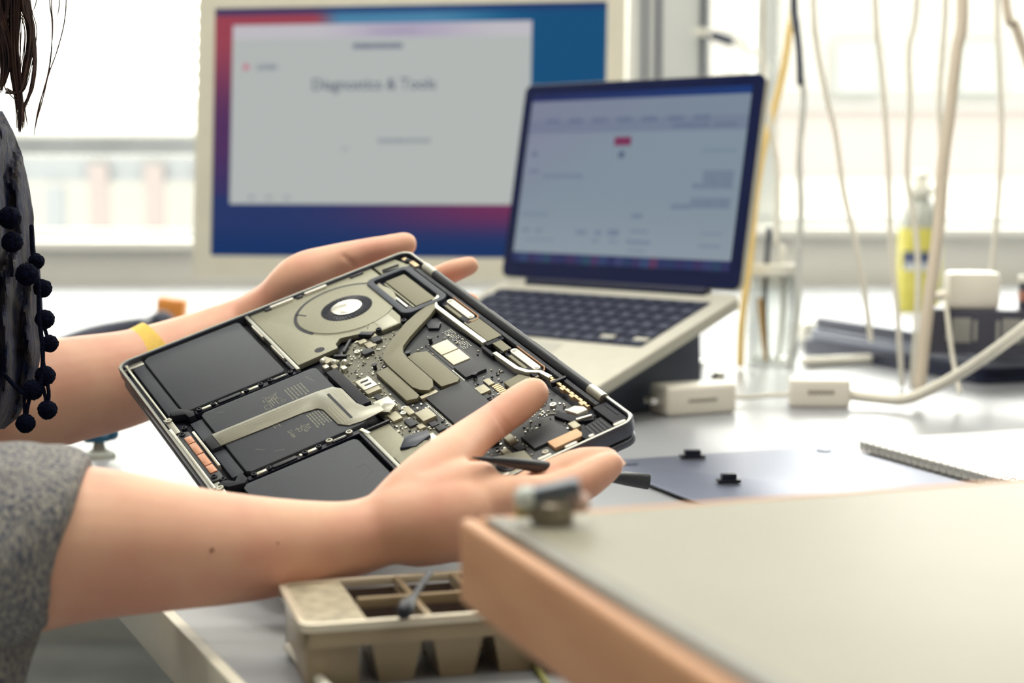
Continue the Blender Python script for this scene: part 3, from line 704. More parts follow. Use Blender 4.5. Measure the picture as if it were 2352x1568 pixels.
# far right corner modules
rect(273.5, 3.2, 297, 11.6, -6, -1.7, 'hinge_module', softblk); bar((277, 5.2), (290, 5.2), 1, -1.7, -1.3, 'module_slot', cavM)
poly([(284, 13), (301, 13), (301.5, 29), (294, 31), (286, 26)], -6, -2.4, 'port_module', softblk, bevel=.0005)
for k in range(5): bar((287, 15+k*2.3), (298, 15.4+k*2.3), .8, -2.4, -2.0, 'module_fin', navyblk)
poly([(264, 24), (263.5, 18), (268, 14.5), (272.5, 14.5), (272.5, 21)], -5, -2.0, 'white_connector', whiteP); poly([(260, 27), (272, 22), (279, 14), (283, 17), (276, 27), (263, 31)], -5, -2.9, 'black_film', softblk)
bar((277.5, 24), (279.5, 16.5), 1.5, -3, -1.5, 'silver_bar', brightM, rnd_=True); rect(277, 25.4, 284, 30, -5, -2.2, 'shield_can', tanM)
screw(297, 10, -1.6, 2.3)
for v0, v1 in ((6, 13.5), (36.5, 44), (52.5, 60.5), (26, 29.2), (78, 84)): bar((299.4, v0+1), (299.4, v1-1), 2.2, -3, -.4, 'antenna_pad', whiteP, HL, .0003, True)

# ------------------------------------------------------------------ the person
PER = thing('person', 'person in a grey knit sweater and dark pompom scarf holding an opened laptop', 'person', (-.5, .95, 0))
skinM = mat('skin', (236, 189, 160), .5, rgb2=(226, 168, 145), vscale=26, bump=.05, bscale=900, sss=.12, spec=.35)
def pr(px, d): return px*d/FPX
def chain(q, pts, n=20, flat=None, sub=6):          # pts: (px, py, depth, radius px)
    q.tube([at(a, c, d) for a, c, d, r in pts], [pr(r, d) for a, c, d, r in pts], n, sub, True, flat)
FWD = Vector((0, 1, 0))
def fuse(q, voxel, smooth_it, name):
    o = bpy.data.objects.new(name+'_tmp', q.mesh(name)); COL.objects.link(o)
    m = o.modifiers.new('r', 'REMESH'); m.mode = 'VOXEL'; m.voxel_size = voxel
    m2 = o.modifiers.new('s', 'SMOOTH'); m2.factor = .5; m2.iterations = smooth_it
    dg = bpy.context.evaluated_depsgraph_get(); dg.update()
    me = bpy.data.meshes.new_from_object(o.evaluated_get(dg)); me.name = name
    bpy.data.objects.remove(o); return me

body = MB()
# right (near) forearm, wrist and hand
NEAR = [(-330, 1360, .75, 195), (-150, 1300, .755, 205), (158, 1250, .762, 184), (400, 1256, .775, 146), (600, 1258, .784, 119), (790, 1240, .799, 90), (885, 1213, .805, 83)]
chain(body, NEAR, 28)
chain(body, [(870, 1216, .804, 82), (950, 1198, .805, 96), (1040, 1182, .814, 86), (1090, 1165, .824, 68)], 24)
chain(body, [(900, 1212, .806, 80), (965, 1214, .811, 88), (1060, 1218, .825, 70)], 24)
TH = [(900, 1190, .806, 74), (955, 1132, .818, 74), (1022, 1062, .842, 62), (1085, 1004, .872, 48), (1137, 966, .892, 44), (1190, 928, .905, 43), (1224, 903, .913, 39)]
chain(body, TH, 24)
chain(body, [(975, 1160, .810, 80), (1060, 1110, .824, 52), (1108, 1095, .830, 38)], 20)      # web of the thumb
IDX = [(1040, 1168, .818, 66), (1150, 1146, .828, 56), (1255, 1138, .84, 50), (1330, 1112, .844, 45), (1376, 1084, .848, 40), (1402, 1067, .852, 33)]
chain(body, IDX, 20)
MID = [(1050, 1195, .826, 58), (1160, 1152, .846, 46), (1260, 1098, .858, 42), (1335, 1066, .861, 39), (1395, 1055, .863, 30)]
chain(body, MID, 20)
chain(body, [(1050, 1222, .828, 56), (1150, 1205, .862, 45), (1240, 1165, .892, 40), (1300, 1130, .905, 34)], 20)
chain(body, [(1040, 1245, .826, 48), (1130, 1242, .852, 40), (1200, 1222, .874, 36), (1250, 1192, .888, 30)], 20)
# left (far) forearm, wrist and hand
FAR = [(-260, 1010, 1.10, 140), (-60, 955, 1.12, 138), (130, 902, 1.14, 124), (300, 866, 1.165, 110), (450, 806, 1.185, 88), (590, 752, 1.195, 80)]
chain(body, FAR, 28)
chain(body, [(570, 760, 1.195, 80), (680, 712, 1.2, 84), (790, 690, 1.205, 80), (850, 680, 1.205, 60)], 24)
chain(body, [(590, 742, 1.19, 74), (640, 698, 1.175, 62), (695, 640, 1.162, 60), (762, 607, 1.162, 46), (845, 578, 1.164, 32), (885, 571, 1.166, 31), (930, 561, 1.168, 29)], 22)
chain(body, [(800, 690, 1.205, 44), (900, 672, 1.205, 34), (990, 645, 1.185, 29), (1040, 623, 1.175, 27), (1078, 610, 1.172, 23)], 18)
chain(body, [(810, 720, 1.20, 44), (920, 730, 1.185, 34), (1010, 722, 1.155, 30), (1060, 704, 1.14, 27), (1080, 692, 1.138, 22)], 18)
chain(body, [(800, 750, 1.185, 42), (900, 780, 1.165, 34), (980, 785, 1.14, 30), (1030, 775, 1.125, 24)], 18)
chain(body, [(780, 770, 1.175, 38), (860, 815, 1.15, 32), (920, 830, 1.13, 28), (960, 825, 1.12, 23)], 18)
# upper arms, torso, neck and head, outside the picture to the left
def V3(x, y, z): return Vector((x+.07, y, ZC+z))
body.tube([at(-330, 1360, .75), V3(-.36, .745, -.20), V3(-.43, .76, -.06), V3(-.47, .79, .10)], [.045, .047, .05, .055], 22, 6)
body.tube([at(-260, 1010, 1.10), V3(-.55, 1.13, -.13), V3(-.54, 1.13, -.02), V3(-.49, 1.11, .10)], [.042, .045, .05, .055], 22, 6)
body.tube([V3(-.56, .95, -.42), V3(-.54, .95, -.25), V3(-.50, .95, -.08), V3(-.48, .95, .09)], [.145, .135, .14, .125], 28, 6, True, (Vector((1, 0, 0)), .72))
body.tube([V3(-.47, .80, .10), V3(-.47, .95, .13), V3(-.47, 1.10, .10)], [.06, .07, .06], 22, 6)
body.tube([V3(-.46, .95, .12), V3(-.43, .95, .22), V3(-.40, .95, .30)], [.055, .05, .052], 20, 6)
body.sphere(V3(-.385, .95, .36), .09, 24, 16, (1.05, .82, 1.22)); body.sphere(V3(-.33, .95, .30), .05, 16, 10, (1, .9, .8))
body.tube([V3(-.295, .95, .365), V3(-.275, .95, .335)], [.010, .014], 10, 3)                       # nose
for sy in (-1, 1): body.sphere(V3(-.385, .95+sy*.078, .35), .028, 12, 8, (.7, .4, 1.1))             # ears
body.tube([V3(-.297, .93, .292), V3(-.288, .95, .291), V3(-.297, .97, .292)], [.006, .008, .006], 8, 3)
for sy in (-1, 1):
    body.tube([V3(-.56, .95+sy*.09, -.42), V3(-.42, .95+sy*.11, -.46), V3(-.52, .95+sy*.12, -.86)], [.085, .07, .05], 18, 6)
bme = fuse(body, .0018, 9, 'body')
# shallow creases on the ball side of the near thumb and where thumb meets palm
cr = []
for (pa, pb, dpt, w_, amp) in (((1128, 932), (1168, 1000), .883, .0016, .0009), ((1141, 940), (1172, 984), .887, .0012, .0006), ((790, 588), (812, 607), 1.155, .0016, .0012)):
    cr.append((at(*pa, dpt), at(*pb, dpt), w_, amp))
def coords_normals(me):
    n = len(me.vertices); a = [0.]*(3*n); c = [0.]*(3*n)
    me.vertices.foreach_get('co', a); me.vertex_normals.foreach_get('vector', c)
    return [Vector(a[3*i:3*i+3]) for i in range(n)], [Vector(c[3*i:3*i+3]) for i in range(n)]
def put(me, co):
    me.vertices.foreach_set('co', [x for p in co for x in p]); me.update()
co_, no_ = coords_normals(bme)
for iv in range(len(co_)):
    vco, vn = co_[iv], no_[iv]
    for a, c, w_, amp in cr:
        if (vco-a).length > .05: continue
        rc = (vco-CAM); r2 = rc.normalized()
        # distance measured across the line of sight
        ab = c-a; t = max(0, min(1, (vco-a).dot(ab)/ab.length_squared)); dlt = vco-(a+ab*t); dlt -= r2*dlt.dot(r2)
        if vn.dot(r2) < -.2: co_[iv] = vco = vco - vn*amp*math.exp(-(dlt.length/w_)**2)
put(bme, co_)
bodyo = link('body', bme, skinM, PER, True, True)
bme.polygons.foreach_set('use_smooth', [True]*len(bme.polygons))
bvh = BVHTree.FromPolygons([v.co for v in bme.vertices], [p.vertices for p in bme.polygons])
def hit(px, py):
    r = ray(px, py).normalized(); h = bvh.ray_cast(CAM, r); return h[0], h[1]
moleM = mat('mole', (150, 100, 84), .6, var=.1)
for px, py, r in ((487, 1262, .0011), (638, 1247, .0006)):
    p, n = hit(px, py)
    if p:
        q = MB(); q.sphere(p, r, 10, 6); q.build('mole', moleM, bodyo, True, smooth=True)
nailM = mat('fingernail', (240, 204, 186), .3, var=.03)
def nail(c, axis, nrm, l, w):
    axis = axis.normalized(); nrm = (nrm-axis*nrm.dot(axis)).normalized(); sd = axis.cross(nrm)
    q = MB(); vs = []
    for i in range(6):
        for j in range(5):
            u, v = i/5*2-1, j/4*2-1
            k = .85+.15*math.sqrt(max(0, 1-u*u))
            vs.append(c+axis*(u*l/2)+sd*(v*w/2*k)+nrm*(-.0016*v*v-.0006*u*u))
    n0 = len(vs); vs += [v-nrm*.0007 for v in vs]
    fs = []
    for i in range(5):
        for j in range(4):
            a = i*5+j; fs.append((a, a+1, a+6, a+5)); fs.append((n0+a, n0+a+5, n0+a+6, n0+a+1))
    rim = [j for j in range(5)] + [i*5+4 for i in range(1, 6)] + [25+j for j in range(3, -1, -1)] + [i*5 for i in range(4, 0, -1)]
    for a, c2 in zip(rim, rim[1:]+rim[:1]): fs.append((c2, a, n0+a, n0+c2))
    q.add(vs, fs); return q.build('fingernail', nailM, bodyo, True, smooth=True)
nail(at(1413, 1059, .854), at(1402, 1067, .852)-at(1376, 1084, .848), Vector((.55, .1, .8)), .009, .008)

# wristband
wbM = mat('yellow_band', (244, 204, 96), .7, var=.05, vscale=300)
q = MB()
wp = [at(314, 872, 1.1676), at(348, 850, 1.1722), at(382, 828, 1.1768)]
q.tube(wp, [pr(112, 1.168), pr(107.5, 1.172), pr(103, 1.177)], 40, 4, False)
q.build('wristband', wbM, PER, True, smooth=True, label='yellow wristband')

# sweater: sleeves pushed to the elbows and the body of the garment
knitM = mat('grey_knit', (182, 178, 168), .95, rgb2=(98, 102, 120), vscale=620, bump=.8, bscale=800, stretch=(1, 1, .4), spec=.1)
sw = MB()
def R_(px, d): return pr(px, d)
sl = [(-330, 1390, .745), (-200, 1330, .75), (-60, 1268, .755), (60, 1238, .758), (130, 1236, .760)]
sw.tube([at(*p) for p in sl], [R_(245, .75), R_(258, .75), R_(245, .755), R_(225, .757), R_(205, .76)], 32, 6, False)
cfa = at(152, 1248, .760); cfd = (at(300, 1288, .765)-at(10, 1212, .757)).normalized()
sw.tube([cfa-cfd*.024, cfa-cfd*.016, cfa-cfd*.006, cfa-cfd*.001], [R_(200, .76), R_(212, .76), R_(210, .76), R_(196, .76)], 32, 4, False)
sw.tube([V3(-.35, .745, -.21), V3(-.43, .76, -.06), V3(-.475, .79, .11)], [.062, .066, .074], 24, 6)
sw.tube([V3(-.535, 1.115, -.165), V3(-.55, 1.13, -.13), V3(-.54, 1.13, -.02), V3(-.49, 1.11, .11)], [.058, .064, .066, .074], 24, 6)
sw.sphere(at(-330, 1362, .75), .066, 24, 16); sw.sphere(V3(-.36, .745, -.20), .066, 24, 16); sw.sphere(V3(-.475, .79, .10), .08, 24, 16); sw.sphere(V3(-.485, 1.11, .10), .08, 24, 16); sw.sphere(V3(-.55, 1.13, -.13), .066, 24, 16)
sw.tube([V3(-.565, .95, -.44), V3(-.545, .95, -.25), V3(-.505, .95, -.08), V3(-.485, .95, .08)], [.16, .15, .152, .135], 28, 6, True, (Vector((1, 0, 0)), .74))
sw.tube([V3(-.475, .79, .11), V3(-.475, .95, .13), V3(-.475, 1.11, .11)], [.066, .075, .066], 22, 6)
# the loose fold under the elbow
chain(sw, [(-40, 1400, .752, 60), (60, 1420, .755, 40), (130, 1428, .758, 24)], 16)
sme = fuse(sw, .0024, 6, 'sweater')
co_, no_ = coords_normals(sme)
for iv in range(len(co_)):
    p = co_[iv]
    f_ = noise.noise(Vector((p.x*16+p.z*9, p.y*14, p.z*24-p.x*12)))*.0050 + noise.noise(p*55)*.0018
    co_[iv] = p + no_[iv]*f_
put(sme, co_)
sme.polygons.foreach_set('use_smooth', [True]*len(sme.polygons))
link('sweater', sme, knitM, PER, True)

# trousers so that the figure is whole below the bench
tr_ = MB()
for sy in (-1, 1): tr_.tube([V3(-.57, .95+sy*.085, -.43), V3(-.41, .95+sy*.11, -.47), V3(-.52, .95+sy*.12, -.90)], [.10, .085, .062], 20, 6)
tme = fuse(tr_, .004, 4, 'trousers'); tme.polygons.foreach_set('use_smooth', [True]*len(tme.polygons))
link('trousers', tme, mat('dark_denim', (44, 52, 74), .9, var=.2, vscale=200), PER, True)

# scarf: crinkled cloth hanging from the neck, with a pompom trim
scM = mat('scarf_cloth', (74, 70, 71), .75, rgb2=(16, 30, 66), vscale=130, bump=.8, bscale=260, stretch=(1.6, 1, .5), spec=.25)
outl = [(255, -70, 6), (300, -75, 30), (360, -80, 52), (420, -85, 66), (500, -90, 78), (560, -95, 80), (620, -95, 92), (700, -95, 98), (780, -95, 100), (850, -90, 88), (910, -80, 66), (960, -60, 40), (985, -50, 10)]
q = MB(); nu = 40; vs = []
rows = []
for k in range(len(outl)-1):
    for s_ in range(5):
        t = s_/5; rows.append(tuple(outl[k][i]*(1-t)+outl[k+1][i]*t for i in range(3)))
rows.append(outl[-1])
for (py, xl, xr) in rows:
    for j in range(nu+1):
        t = j/nu; px = xl+(xr-xl)*t
        dep = .985 - .045*math.sin(math.pi*min(1, t*1.0)**.8) + .030*t
        dep += .010*math.sin(px*.115+py*.012+1.2*math.sin(py*.02)) + .006*noise.noise(Vector((px*.05, py*.02, 3)))+.004*noise.noise(Vector((px*.12, py*.06, 9)))
        vs.append(at(px+3*noise.noise(Vector((py*.03, 1, t*4))), py, dep))
fs = [(i*(nu+1)+j, i*(nu+1)+j+1, (i+1)*(nu+1)+j+1, (i+1)*(nu+1)+j) for i in range(len(rows)-1) for j in range(nu)]
n0 = len(vs); nr = len(rows)
vs += [v+Vector((-.004, .010, 0)) for v in vs]
fs += [tuple(n0+i for i in f[::-1]) for f in fs]
rim = [j for j in range(nu+1)] + [i*(nu+1)+nu for i in range(1, nr)] + [(nr-1)*(nu+1)+j for j in range(nu-1, -1, -1)] + [i*(nu+1) for i in range(nr-2, 0, -1)]
for a, c in zip(rim, rim[1:]+rim[:1]): fs.append((a, c, n0+c, n0+a))
q.add(vs, fs)
bm = bmesh.new(); me = q.mesh('scarf'); bm.from_mesh(me); bmesh.ops.recalc_face_normals(bm, faces=bm.faces); bm.to_mesh(me); bm.free()
scarf = link('scarf', me, scM, PER, True, True)
pomM = mat('pompom_yarn', (14, 22, 48), .95, rgb2=(8, 12, 30), vscale=500, bump=1., bscale=900, spec=.1)
def pompom(px, py, d, rp):
    bm = bmesh.new(); bmesh.ops.create_icosphere(bm, subdivisions=4, radius=pr(rp, d))
    for v in bm.verts:
        v.co *= 1 + .10*noise.noise(v.co*700+Vector((px, py, 0))) + .06*noise.noise(v.co*1800)
        v.co += at(px, py, d)
    me = bpy.data.meshes.new('pompom'); bm.to_mesh(me); bm.free()
    return link('pompom', me, pomM, scarf, True, True)
POM = [(98, 662, .965, 21), (103, 733, .962, 22), (114, 789, .958, 20), (104, 863, .955, 23), (109, 941, .95, 22), (59, 972, .945, 22), (22, 500, .945, 26), (28, 556, .945, 24), (62, 630, .95, 26), (84, 600, .96, 18), (75, 895, .95, 24), (2, 1468, .74, 13)]
for p in POM: pompom(*p)
q = MB()
q.tube([at(72, 520, .965), at(76, 590, .962), at(88, 650, .958), at(90, 730, .955), at(98, 800, .952), at(96, 860, .95), at(85, 905, .948), at(50, 900, .945), at(10, 860, .945)], .0013, 8, 5)
q.tube([at(100, 845, .955), at(112, 900, .95), at(108, 935, .95)], .0011, 6, 4); q.tube([at(96, 880, .955), at(104, 910, .95), at(106, 930, .95)], .0011, 6, 4)
q.tube([at(70, 905, .95), at(62, 940, .946), at(60, 968, .945)], .0012, 6, 4); q.tube([at(56, 905, .95), at(56, 945, .946), at(58, 968, .945)], .0010, 6, 4)
q.tube([at(98, 740, .96), at(106, 765, .958), at(112, 785, .957)], .0011, 6, 4); q.tube([at(96, 800, .957), at(100, 835, .955), at(104, 855, .955)], .0011, 6, 4)
q.build('trim_cord', pomM, scarf, True, smooth=True)

# hair: locks and single loose strands falling from the head
hairM = mat('brown_hair', (104, 76, 66), .42, rgb2=(40, 34, 44), vscale=60, stretch=(8, 8, .6), spec=.6)
hr = MB()
def strand(pts, d, w, n=5): hr.tube([at(px, py, d+dd) for px, py, dd in pts], [pr(k, d) for k in w], n, 5)
base = [[(18, -160, 0), (14, 0, 0), (4, 80, 0), (10, 150, 0), (2, 215, 0)], [(40, -160, 0), (36, 0, 0), (34, 90, 0), (38, 170, 0), (46, 240, 0), (44, 305, 0)],
        [(52, -160, 0), (56, 0, 0), (72, 70, 0), (62, 150, 0), (46, 210, 0), (14, 215, 0)], [(60, -160, 0), (62, 0, 0), (74, 60, 0), (80, 140, 0), (72, 205, 0), (56, 250, 0)],
        [(-10, -160, 0), (-8, 0, 0), (14, 80, 0), (22, 140, 0), (8, 200, 0)], [(26, -160, 0), (28, 0, 0), (30, 100, 0), (40, 190, 0), (48, 260, 0), (50, 300, 0)]]
for bi, bs in enumerate(base):
    for k in range(46):
        ox, sp = rnd.gauss(0, 8.5 if bi != 3 else 2.5), rnd.uniform(.25, 1.0)
        od = rnd.gauss(0, .006)
        ph = rnd.uniform(0, 6)
        cut = rnd.uniform(.0, .25)
        pts = []
        for i, (px, py, dd) in enumerate(bs):
            t = i/(len(bs)-1); f_ = ox*(1-t*.8)+2.2*math.sin(ph+t*4)
            pts.append((px+f_, py-(cut*60 if i == len(bs)-1 else 0), od*(1-t*.5)))
        strand(pts, .945, [1.25]*(len(bs)-1)+[.4])
for pts in ([(112, -120, 0), (114, 0, 0), (120, 60, 0), (116, 140, 0), (100, 220, 0), (82, 285, 0)], [(116, -120, 0), (118, 0, 0), (121, 70, 0), (112, 160, 0), (94, 230, 0), (80, 300, 0)], [(150, -120, 0), (152, 0, 0), (146, 60, 0), (130, 120, 0), (112, 170, 0), (88, 250, 0), (78, 310, 0)],
            [(138, -100, 0), (136, 10, 0), (130, 40, 0)], [(92, -100, 0), (84, 0, 0), (72, 30, 0)], [(20, 205, 0), (40, 225, 0), (62, 246, 0)], [(10, 200, 0), (34, 228, 0), (66, 240, 0)], [(56, 240, 0), (60, 270, 0), (64, 290, 0)]):
    strand(pts, .94, [1.5]*(len(pts)-1)+[.6], 4)
# the crown of hair on the head itself
for k in range(260):
    a = rnd.uniform(-2.6, 2.6) + math.pi; el = rnd.uniform(.1, 1.4)
    c = V3(-.392, .95, .365)
    def hs(a, el, rr): return c + Vector((rr*1.02*math.cos(el)*math.cos(a), rr*.86*math.cos(el)*math.sin(a), rr*1.22*math.sin(el)))
    p0 = hs(a, 1.5, .097); p1 = hs(a, (1.5+el)/2, .099); p2 = hs(a, el*.4, .1); p3 = p2 + Vector((0, 0, -.10)); p4 = p3 + Vector((.015, 0, -.10*rnd.uniform(.4, 1)))
    hr.tube([p0, p1, p2, p3, p4], [.002, .004, .004, .003, .001], 5, 3)
ho = hr.build('hair', hairM, PER, True, smooth=True)

# ------------------------------------------------------------------ spudger between the fingers
spM = mat('black_nylon', (16, 20, 32), .4, var=.1, vscale=200)
q = MB()
a, c = at(1086, 1050, .816), at(1490, 1106, .915); ax_ = (c-a).normalized(); L_ = (c-a).length
sd = ax_.cross(Vector((0, 0, 1))).normalized(); up_ = sd.cross(ax_)
prof = [(0, .0004, .0004), (.012, .0016, .0014), (.03, .0030, .0026), (.05, .0034, .0030), (L_-.045, .0034, .0030), (L_-.028, .0034, .0031), (L_-.018, .0026, .0036), (L_-.003, .0016, .0040), (L_, .0012, .0039)]
vs = []; n = 14
for s_, w_, h_ in prof:
    for i in range(n):
        t = 2*math.pi*i/n; vs.append(a+ax_*s_+sd*(w_*math.cos(t))+up_*(h_*math.sin(t)*1.1))
q.add(vs, [tuple(range(n-1, -1, -1)), tuple(range((len(prof)-1)*n, len(prof)*n))] + [(k*n+i, k*n+(i+1) % n, (k+1)*n+(i+1) % n, (k+1)*n+i) for k in range(len(prof)-1) for i in range(n)])
tag(q.build('spudger', spM, smooth=True), 'black nylon spudger with a pointed tip held between the fingers', 'tool')

# ------------------------------------------------------------------ screens drawn as a grid of coloured cells
scrM = bpy.data.materials.new('screen_picture'); scrM.use_nodes = True
nt = scrM.node_tree; bs = nt.nodes['Principled BSDF']; at_ = nt.nodes.new('ShaderNodeAttribute'); at_.attribute_name = 'pic'
bs.inputs['Base Color'].default_value = (.004, .006, .012, 1); bs.inputs['Roughness'].default_value = .3; bs.inputs['Specular IOR Level'].default_value = .25
nt.links.new(at_.outputs['Color'], bs.inputs['Emission Color']); bs.inputs['Emission Strength'].default_value = 1.0
def screen(name, w, h, nx, ny, fn, parent, y):        # local x right, z up, at local y
    vs = [(-w/2+w*i/nx, y, h*j/ny) for j in range(ny+1) for i in range(nx+1)]
    fs = [(j*(nx+1)+i, j*(nx+1)+i+1, (j+1)*(nx+1)+i+1, (j+1)*(nx+1)+i) for j in range(ny) for i in range(nx)]
    q = MB(); q.add(vs, fs); me = q.mesh(name)
    ca = me.color_attributes.new('pic', 'FLOAT_COLOR', 'CORNER'); buf = []
    for j in range(ny):
        for i in range(nx):
            cl = lin(fn((i+.5)/nx, 1-(j+.5)/ny))
            buf += [*cl, 1]*4
    ca.data.foreach_set('color', buf)
    return link(name, me, scrM, parent)
def mixc(a, c, t):
    t = max(0, min(1, t)); return tuple(a[i]*(1-t)+c[i]*t for i in range(3))
def sst(a, c, x): x = max(0, min(1, (x-a)/(c-a))); return x*x*(3-2*x)
TXT = []
def dash(s, t, x0, x1, y0, y1, seed=0):               # an unreadable line of small type
    if not (x0 < s < x1 and y0 < t < y1): return 0
    return .45+.55*abs(noise.noise(Vector((s*260, seed*7.3, t*30))))

# ---- display
MM = Matrix.Translation((-.13405, 2.0428, ZC-.10124)) @ Matrix.Rotation(-.17815, 4, 'Z') @ Matrix.Rotation(-.10502, 4, 'X')
mo = thing('desktop_display', 'wide aluminium framed desktop display showing a Diagnostics & Tools window', 'monitor', MM)
bezM = mat('display_bezel', (224, 221, 204), .45, .1, var=.03, vscale=30)
q = MB(); q.ring([(-.2475-.0225, -.026), (.2475+.0225, -.026), (.2475+.0225, .310+.0225), (-.2475-.0225, .310+.0225)], [(-.2475, 0), (.2475, 0), (.2475, .31), (-.2475, .31)], 0, .03)
me = q.mesh('bezel'); me.transform(Matrix(((1, 0, 0, 0), (0, 0, 1, -.004), (0, 1, 0, 0), (0, 0, 0, 1)))); me.flip_normals()
link('bezel', me, bezM, mo)
q = MB(); q.box((0, .022, .1535), (.538, .018, .352)); q.build('back_shell', silver, mo, bevel=.006)
def mon_pic(s, t):
    top = mixc((150, 62, 76), (70, 126, 160), sst(.25, .33, s - .14*(t-.03)))
    left = mixc((150, 64, 78), (78, 44, 88), sst(.1, .5, t)); left = mixc(left, (30, 50, 98), sst(.5, .95, t))
    right = (0, 74, 118)
    bot = mixc((34, 50, 98), (112, 40, 82), sst(.15, .8, s)*sst(1.0, .78, t)); bot = mixc(bot, (12, 46, 96), sst(.85, 1.0, t))
    c = left if s < .2 else right
    if t < .12: c = mixc(top, right, sst(.55, .85, s))
    if t < .03: c = mixc(c, (30, 50, 100), .7)
    if t > .76: c = mixc(bot, (40, 40, 90), sst(.85, 1., s))
    if .046 < s < .813 and .07 < t < .788:
        c = (176, 181, 178)
        if t < .125: c = mixc((188, 184, 190), (170, 160, 182), sst(.25, .5, s)*sst(.75, .5, s))
        k = max(dash(s, t, .36, .49, .150, .172, 1)*1.0, dash(s, t, .43, .565, .53, .548, 2)*.55, dash(s, t, .112, .165, .228, .248, 3)*.6,
                dash(s, t, .40, .52, .095, .108, 4)*.25, dash(s, t, .34, .352, .56, .575, 5)*.5)
        for x in (.095, .142, .188): k = max(k, dash(s, t, x, x+.014, .755, .775, 6)*.5)
        c = mixc(c, (84, 88, 112), k)
        if (s-.083)**2+((t-.238)*.63)**2 < .009**2: c = (190, 120, 134)
    return c
screen('screen', .495, .310, 280, 176, mon_pic, mo, 0.0)
txt('Diagnostics & Tools', .0195, 'window_title', emis('title_grey', (88, 94, 112)), mo, Matrix.Translation((-.0415, -.0008, .207)) @ Matrix.Rotation(math.pi/2, 4, 'X'), 0, .00025, 'CENTER')
R0 = MM.inverted()
q = MB(); base_c = R0 @ Vector((-.12, 2.19, TZ+.0046)); Rb = MM.to_3x3().inverted() @ Matrix.Rotation(-.178, 3, 'Z')
q.box(base_c, (.24, .20, .008), Rb); q.build('foot', silver, mo, bevel=.002)
q = MB(); q.tube([base_c + Vector((0, .03, .0)), base_c + Vector((0, .02, .07)), Vector((.01, .045, .08)), Vector((.01, .034, .16))], .018, 10, 4); q.build('stand_arm', silver, mo, smooth=True)

# ---- open laptop on its stand
LM = Matrix.Translation((.10087, 1.66635, ZC-.1128)) @ Matrix.Rotation(-.77191, 4, 'Z') @ Matrix.Rotation(.32045, 4, 'X')
lp = thing('open_laptop', 'open silver laptop with a dark-bezel screen and black keys beside the display', 'laptop', LM)
q = MB(); q.prism(rrect(-.157, -.219, .157, .004, .010), -.0125, -.001); q.build('base', satin, lp, bevel=.002, seg=3)
q = MB(); q.prism(rrect(-.1385, -.128, .1385, -.019, .003), -.0015, -.0006); kb = q.build('keyboard_well', mat('key_well', (16, 24, 54), .6), lp)
keyM = mat('key_black', (24, 32, 60), .5, var=.1)
kx, kz = .0185, .0178
km = MB(); km.prism(rrect(-.0078, -.0076, .0078, .0076, .0015, 2), 0, .0014); kme = km.mesh('key'); kme.materials.append(keyM)
leg_ = MB()
for r_ in range(6):
    for k in range(14):
        if r_ == 5 and 4 <= k <= 7: continue
        x = -.1295+k*.0199; y = -.027-r_*.0185
        sx = 1.0
        o = link('key', kme, keyM, kb); o.location = (x, y, -.0006); 
        if r_ == 0: o.scale = (1.05, .62, 1)
        else: o.scale = (1.08, 1, 1)
        if r_ == 5 and k == 12: o.scale = (1.08, .48, 1); o.location.y -= .004
        leg_.box((x+rnd.uniform(-.001, .001), y+.0005, .00085), (.0045, .0040 if r_ else .0025, .0001))
o = link('key', kme, keyM, kb); o.location = (-.1295+5.5*.0199, -.027-5*.0185, -.0006); o.scale = (5.1, 1, 1); o.name = 'space_key'
o_ = leg_.build('key_legends', mat('key_legend', (92, 98, 112), .6), kb); o_['kind'] = 'stuff'
for x in (-.1295+11*.0199, -.1295+13*.0199):
    q = MB(); q.box((x, -.027-5*.0185+.0043, .0006), (.0165, .0062, .0012)); q.build('arrow_gap', satin, kb)
q = MB(); q.prism(rrect(-.0525, -.213, .0525, -.137, .002, 2), -.0012, -.0004); q.build('trackpad', mat('trackpad_glass', (196, 195, 184), .4, .2, var=.02), lp, bevel=.0002)
q = MB(); q.tube([(-.118, .002, -.001), (.118, .002, -.001)], .0062, 14, 1, False); q.build('hinge_bar', mat('hinge_dark', (18, 26, 58), .4), lp, smooth=True)
OP = Matrix.Rotation(-.50621, 4, 'X')
q = MB(); q.prism(rrect(-.157, .004, .157, .212, .009), .0005, .0062); me = q.mesh('lid')
me.transform(Matrix(((1, 0, 0, 0), (0, 0, 1, 0), (0, 1, 0, 0), (0, 0, 0, 1)))); me.flip_normals(); me.transform(OP)
lid = link('lid', me, satin, lp)
q = MB(); q.prism(rrect(-.1560, .005, .1560, .211, .0082), -.0012, .0006); me = q.mesh('glass_bezel')
me.transform(Matrix(((1, 0, 0, 0), (0, 0, 1, 0), (0, 1, 0, 0), (0, 0, 0, 1)))); me.flip_normals(); me.transform(OP)
link('glass_bezel', me, mat('bezel_glass', (10, 24, 70), .12, var=.05, spec=.5), lid)
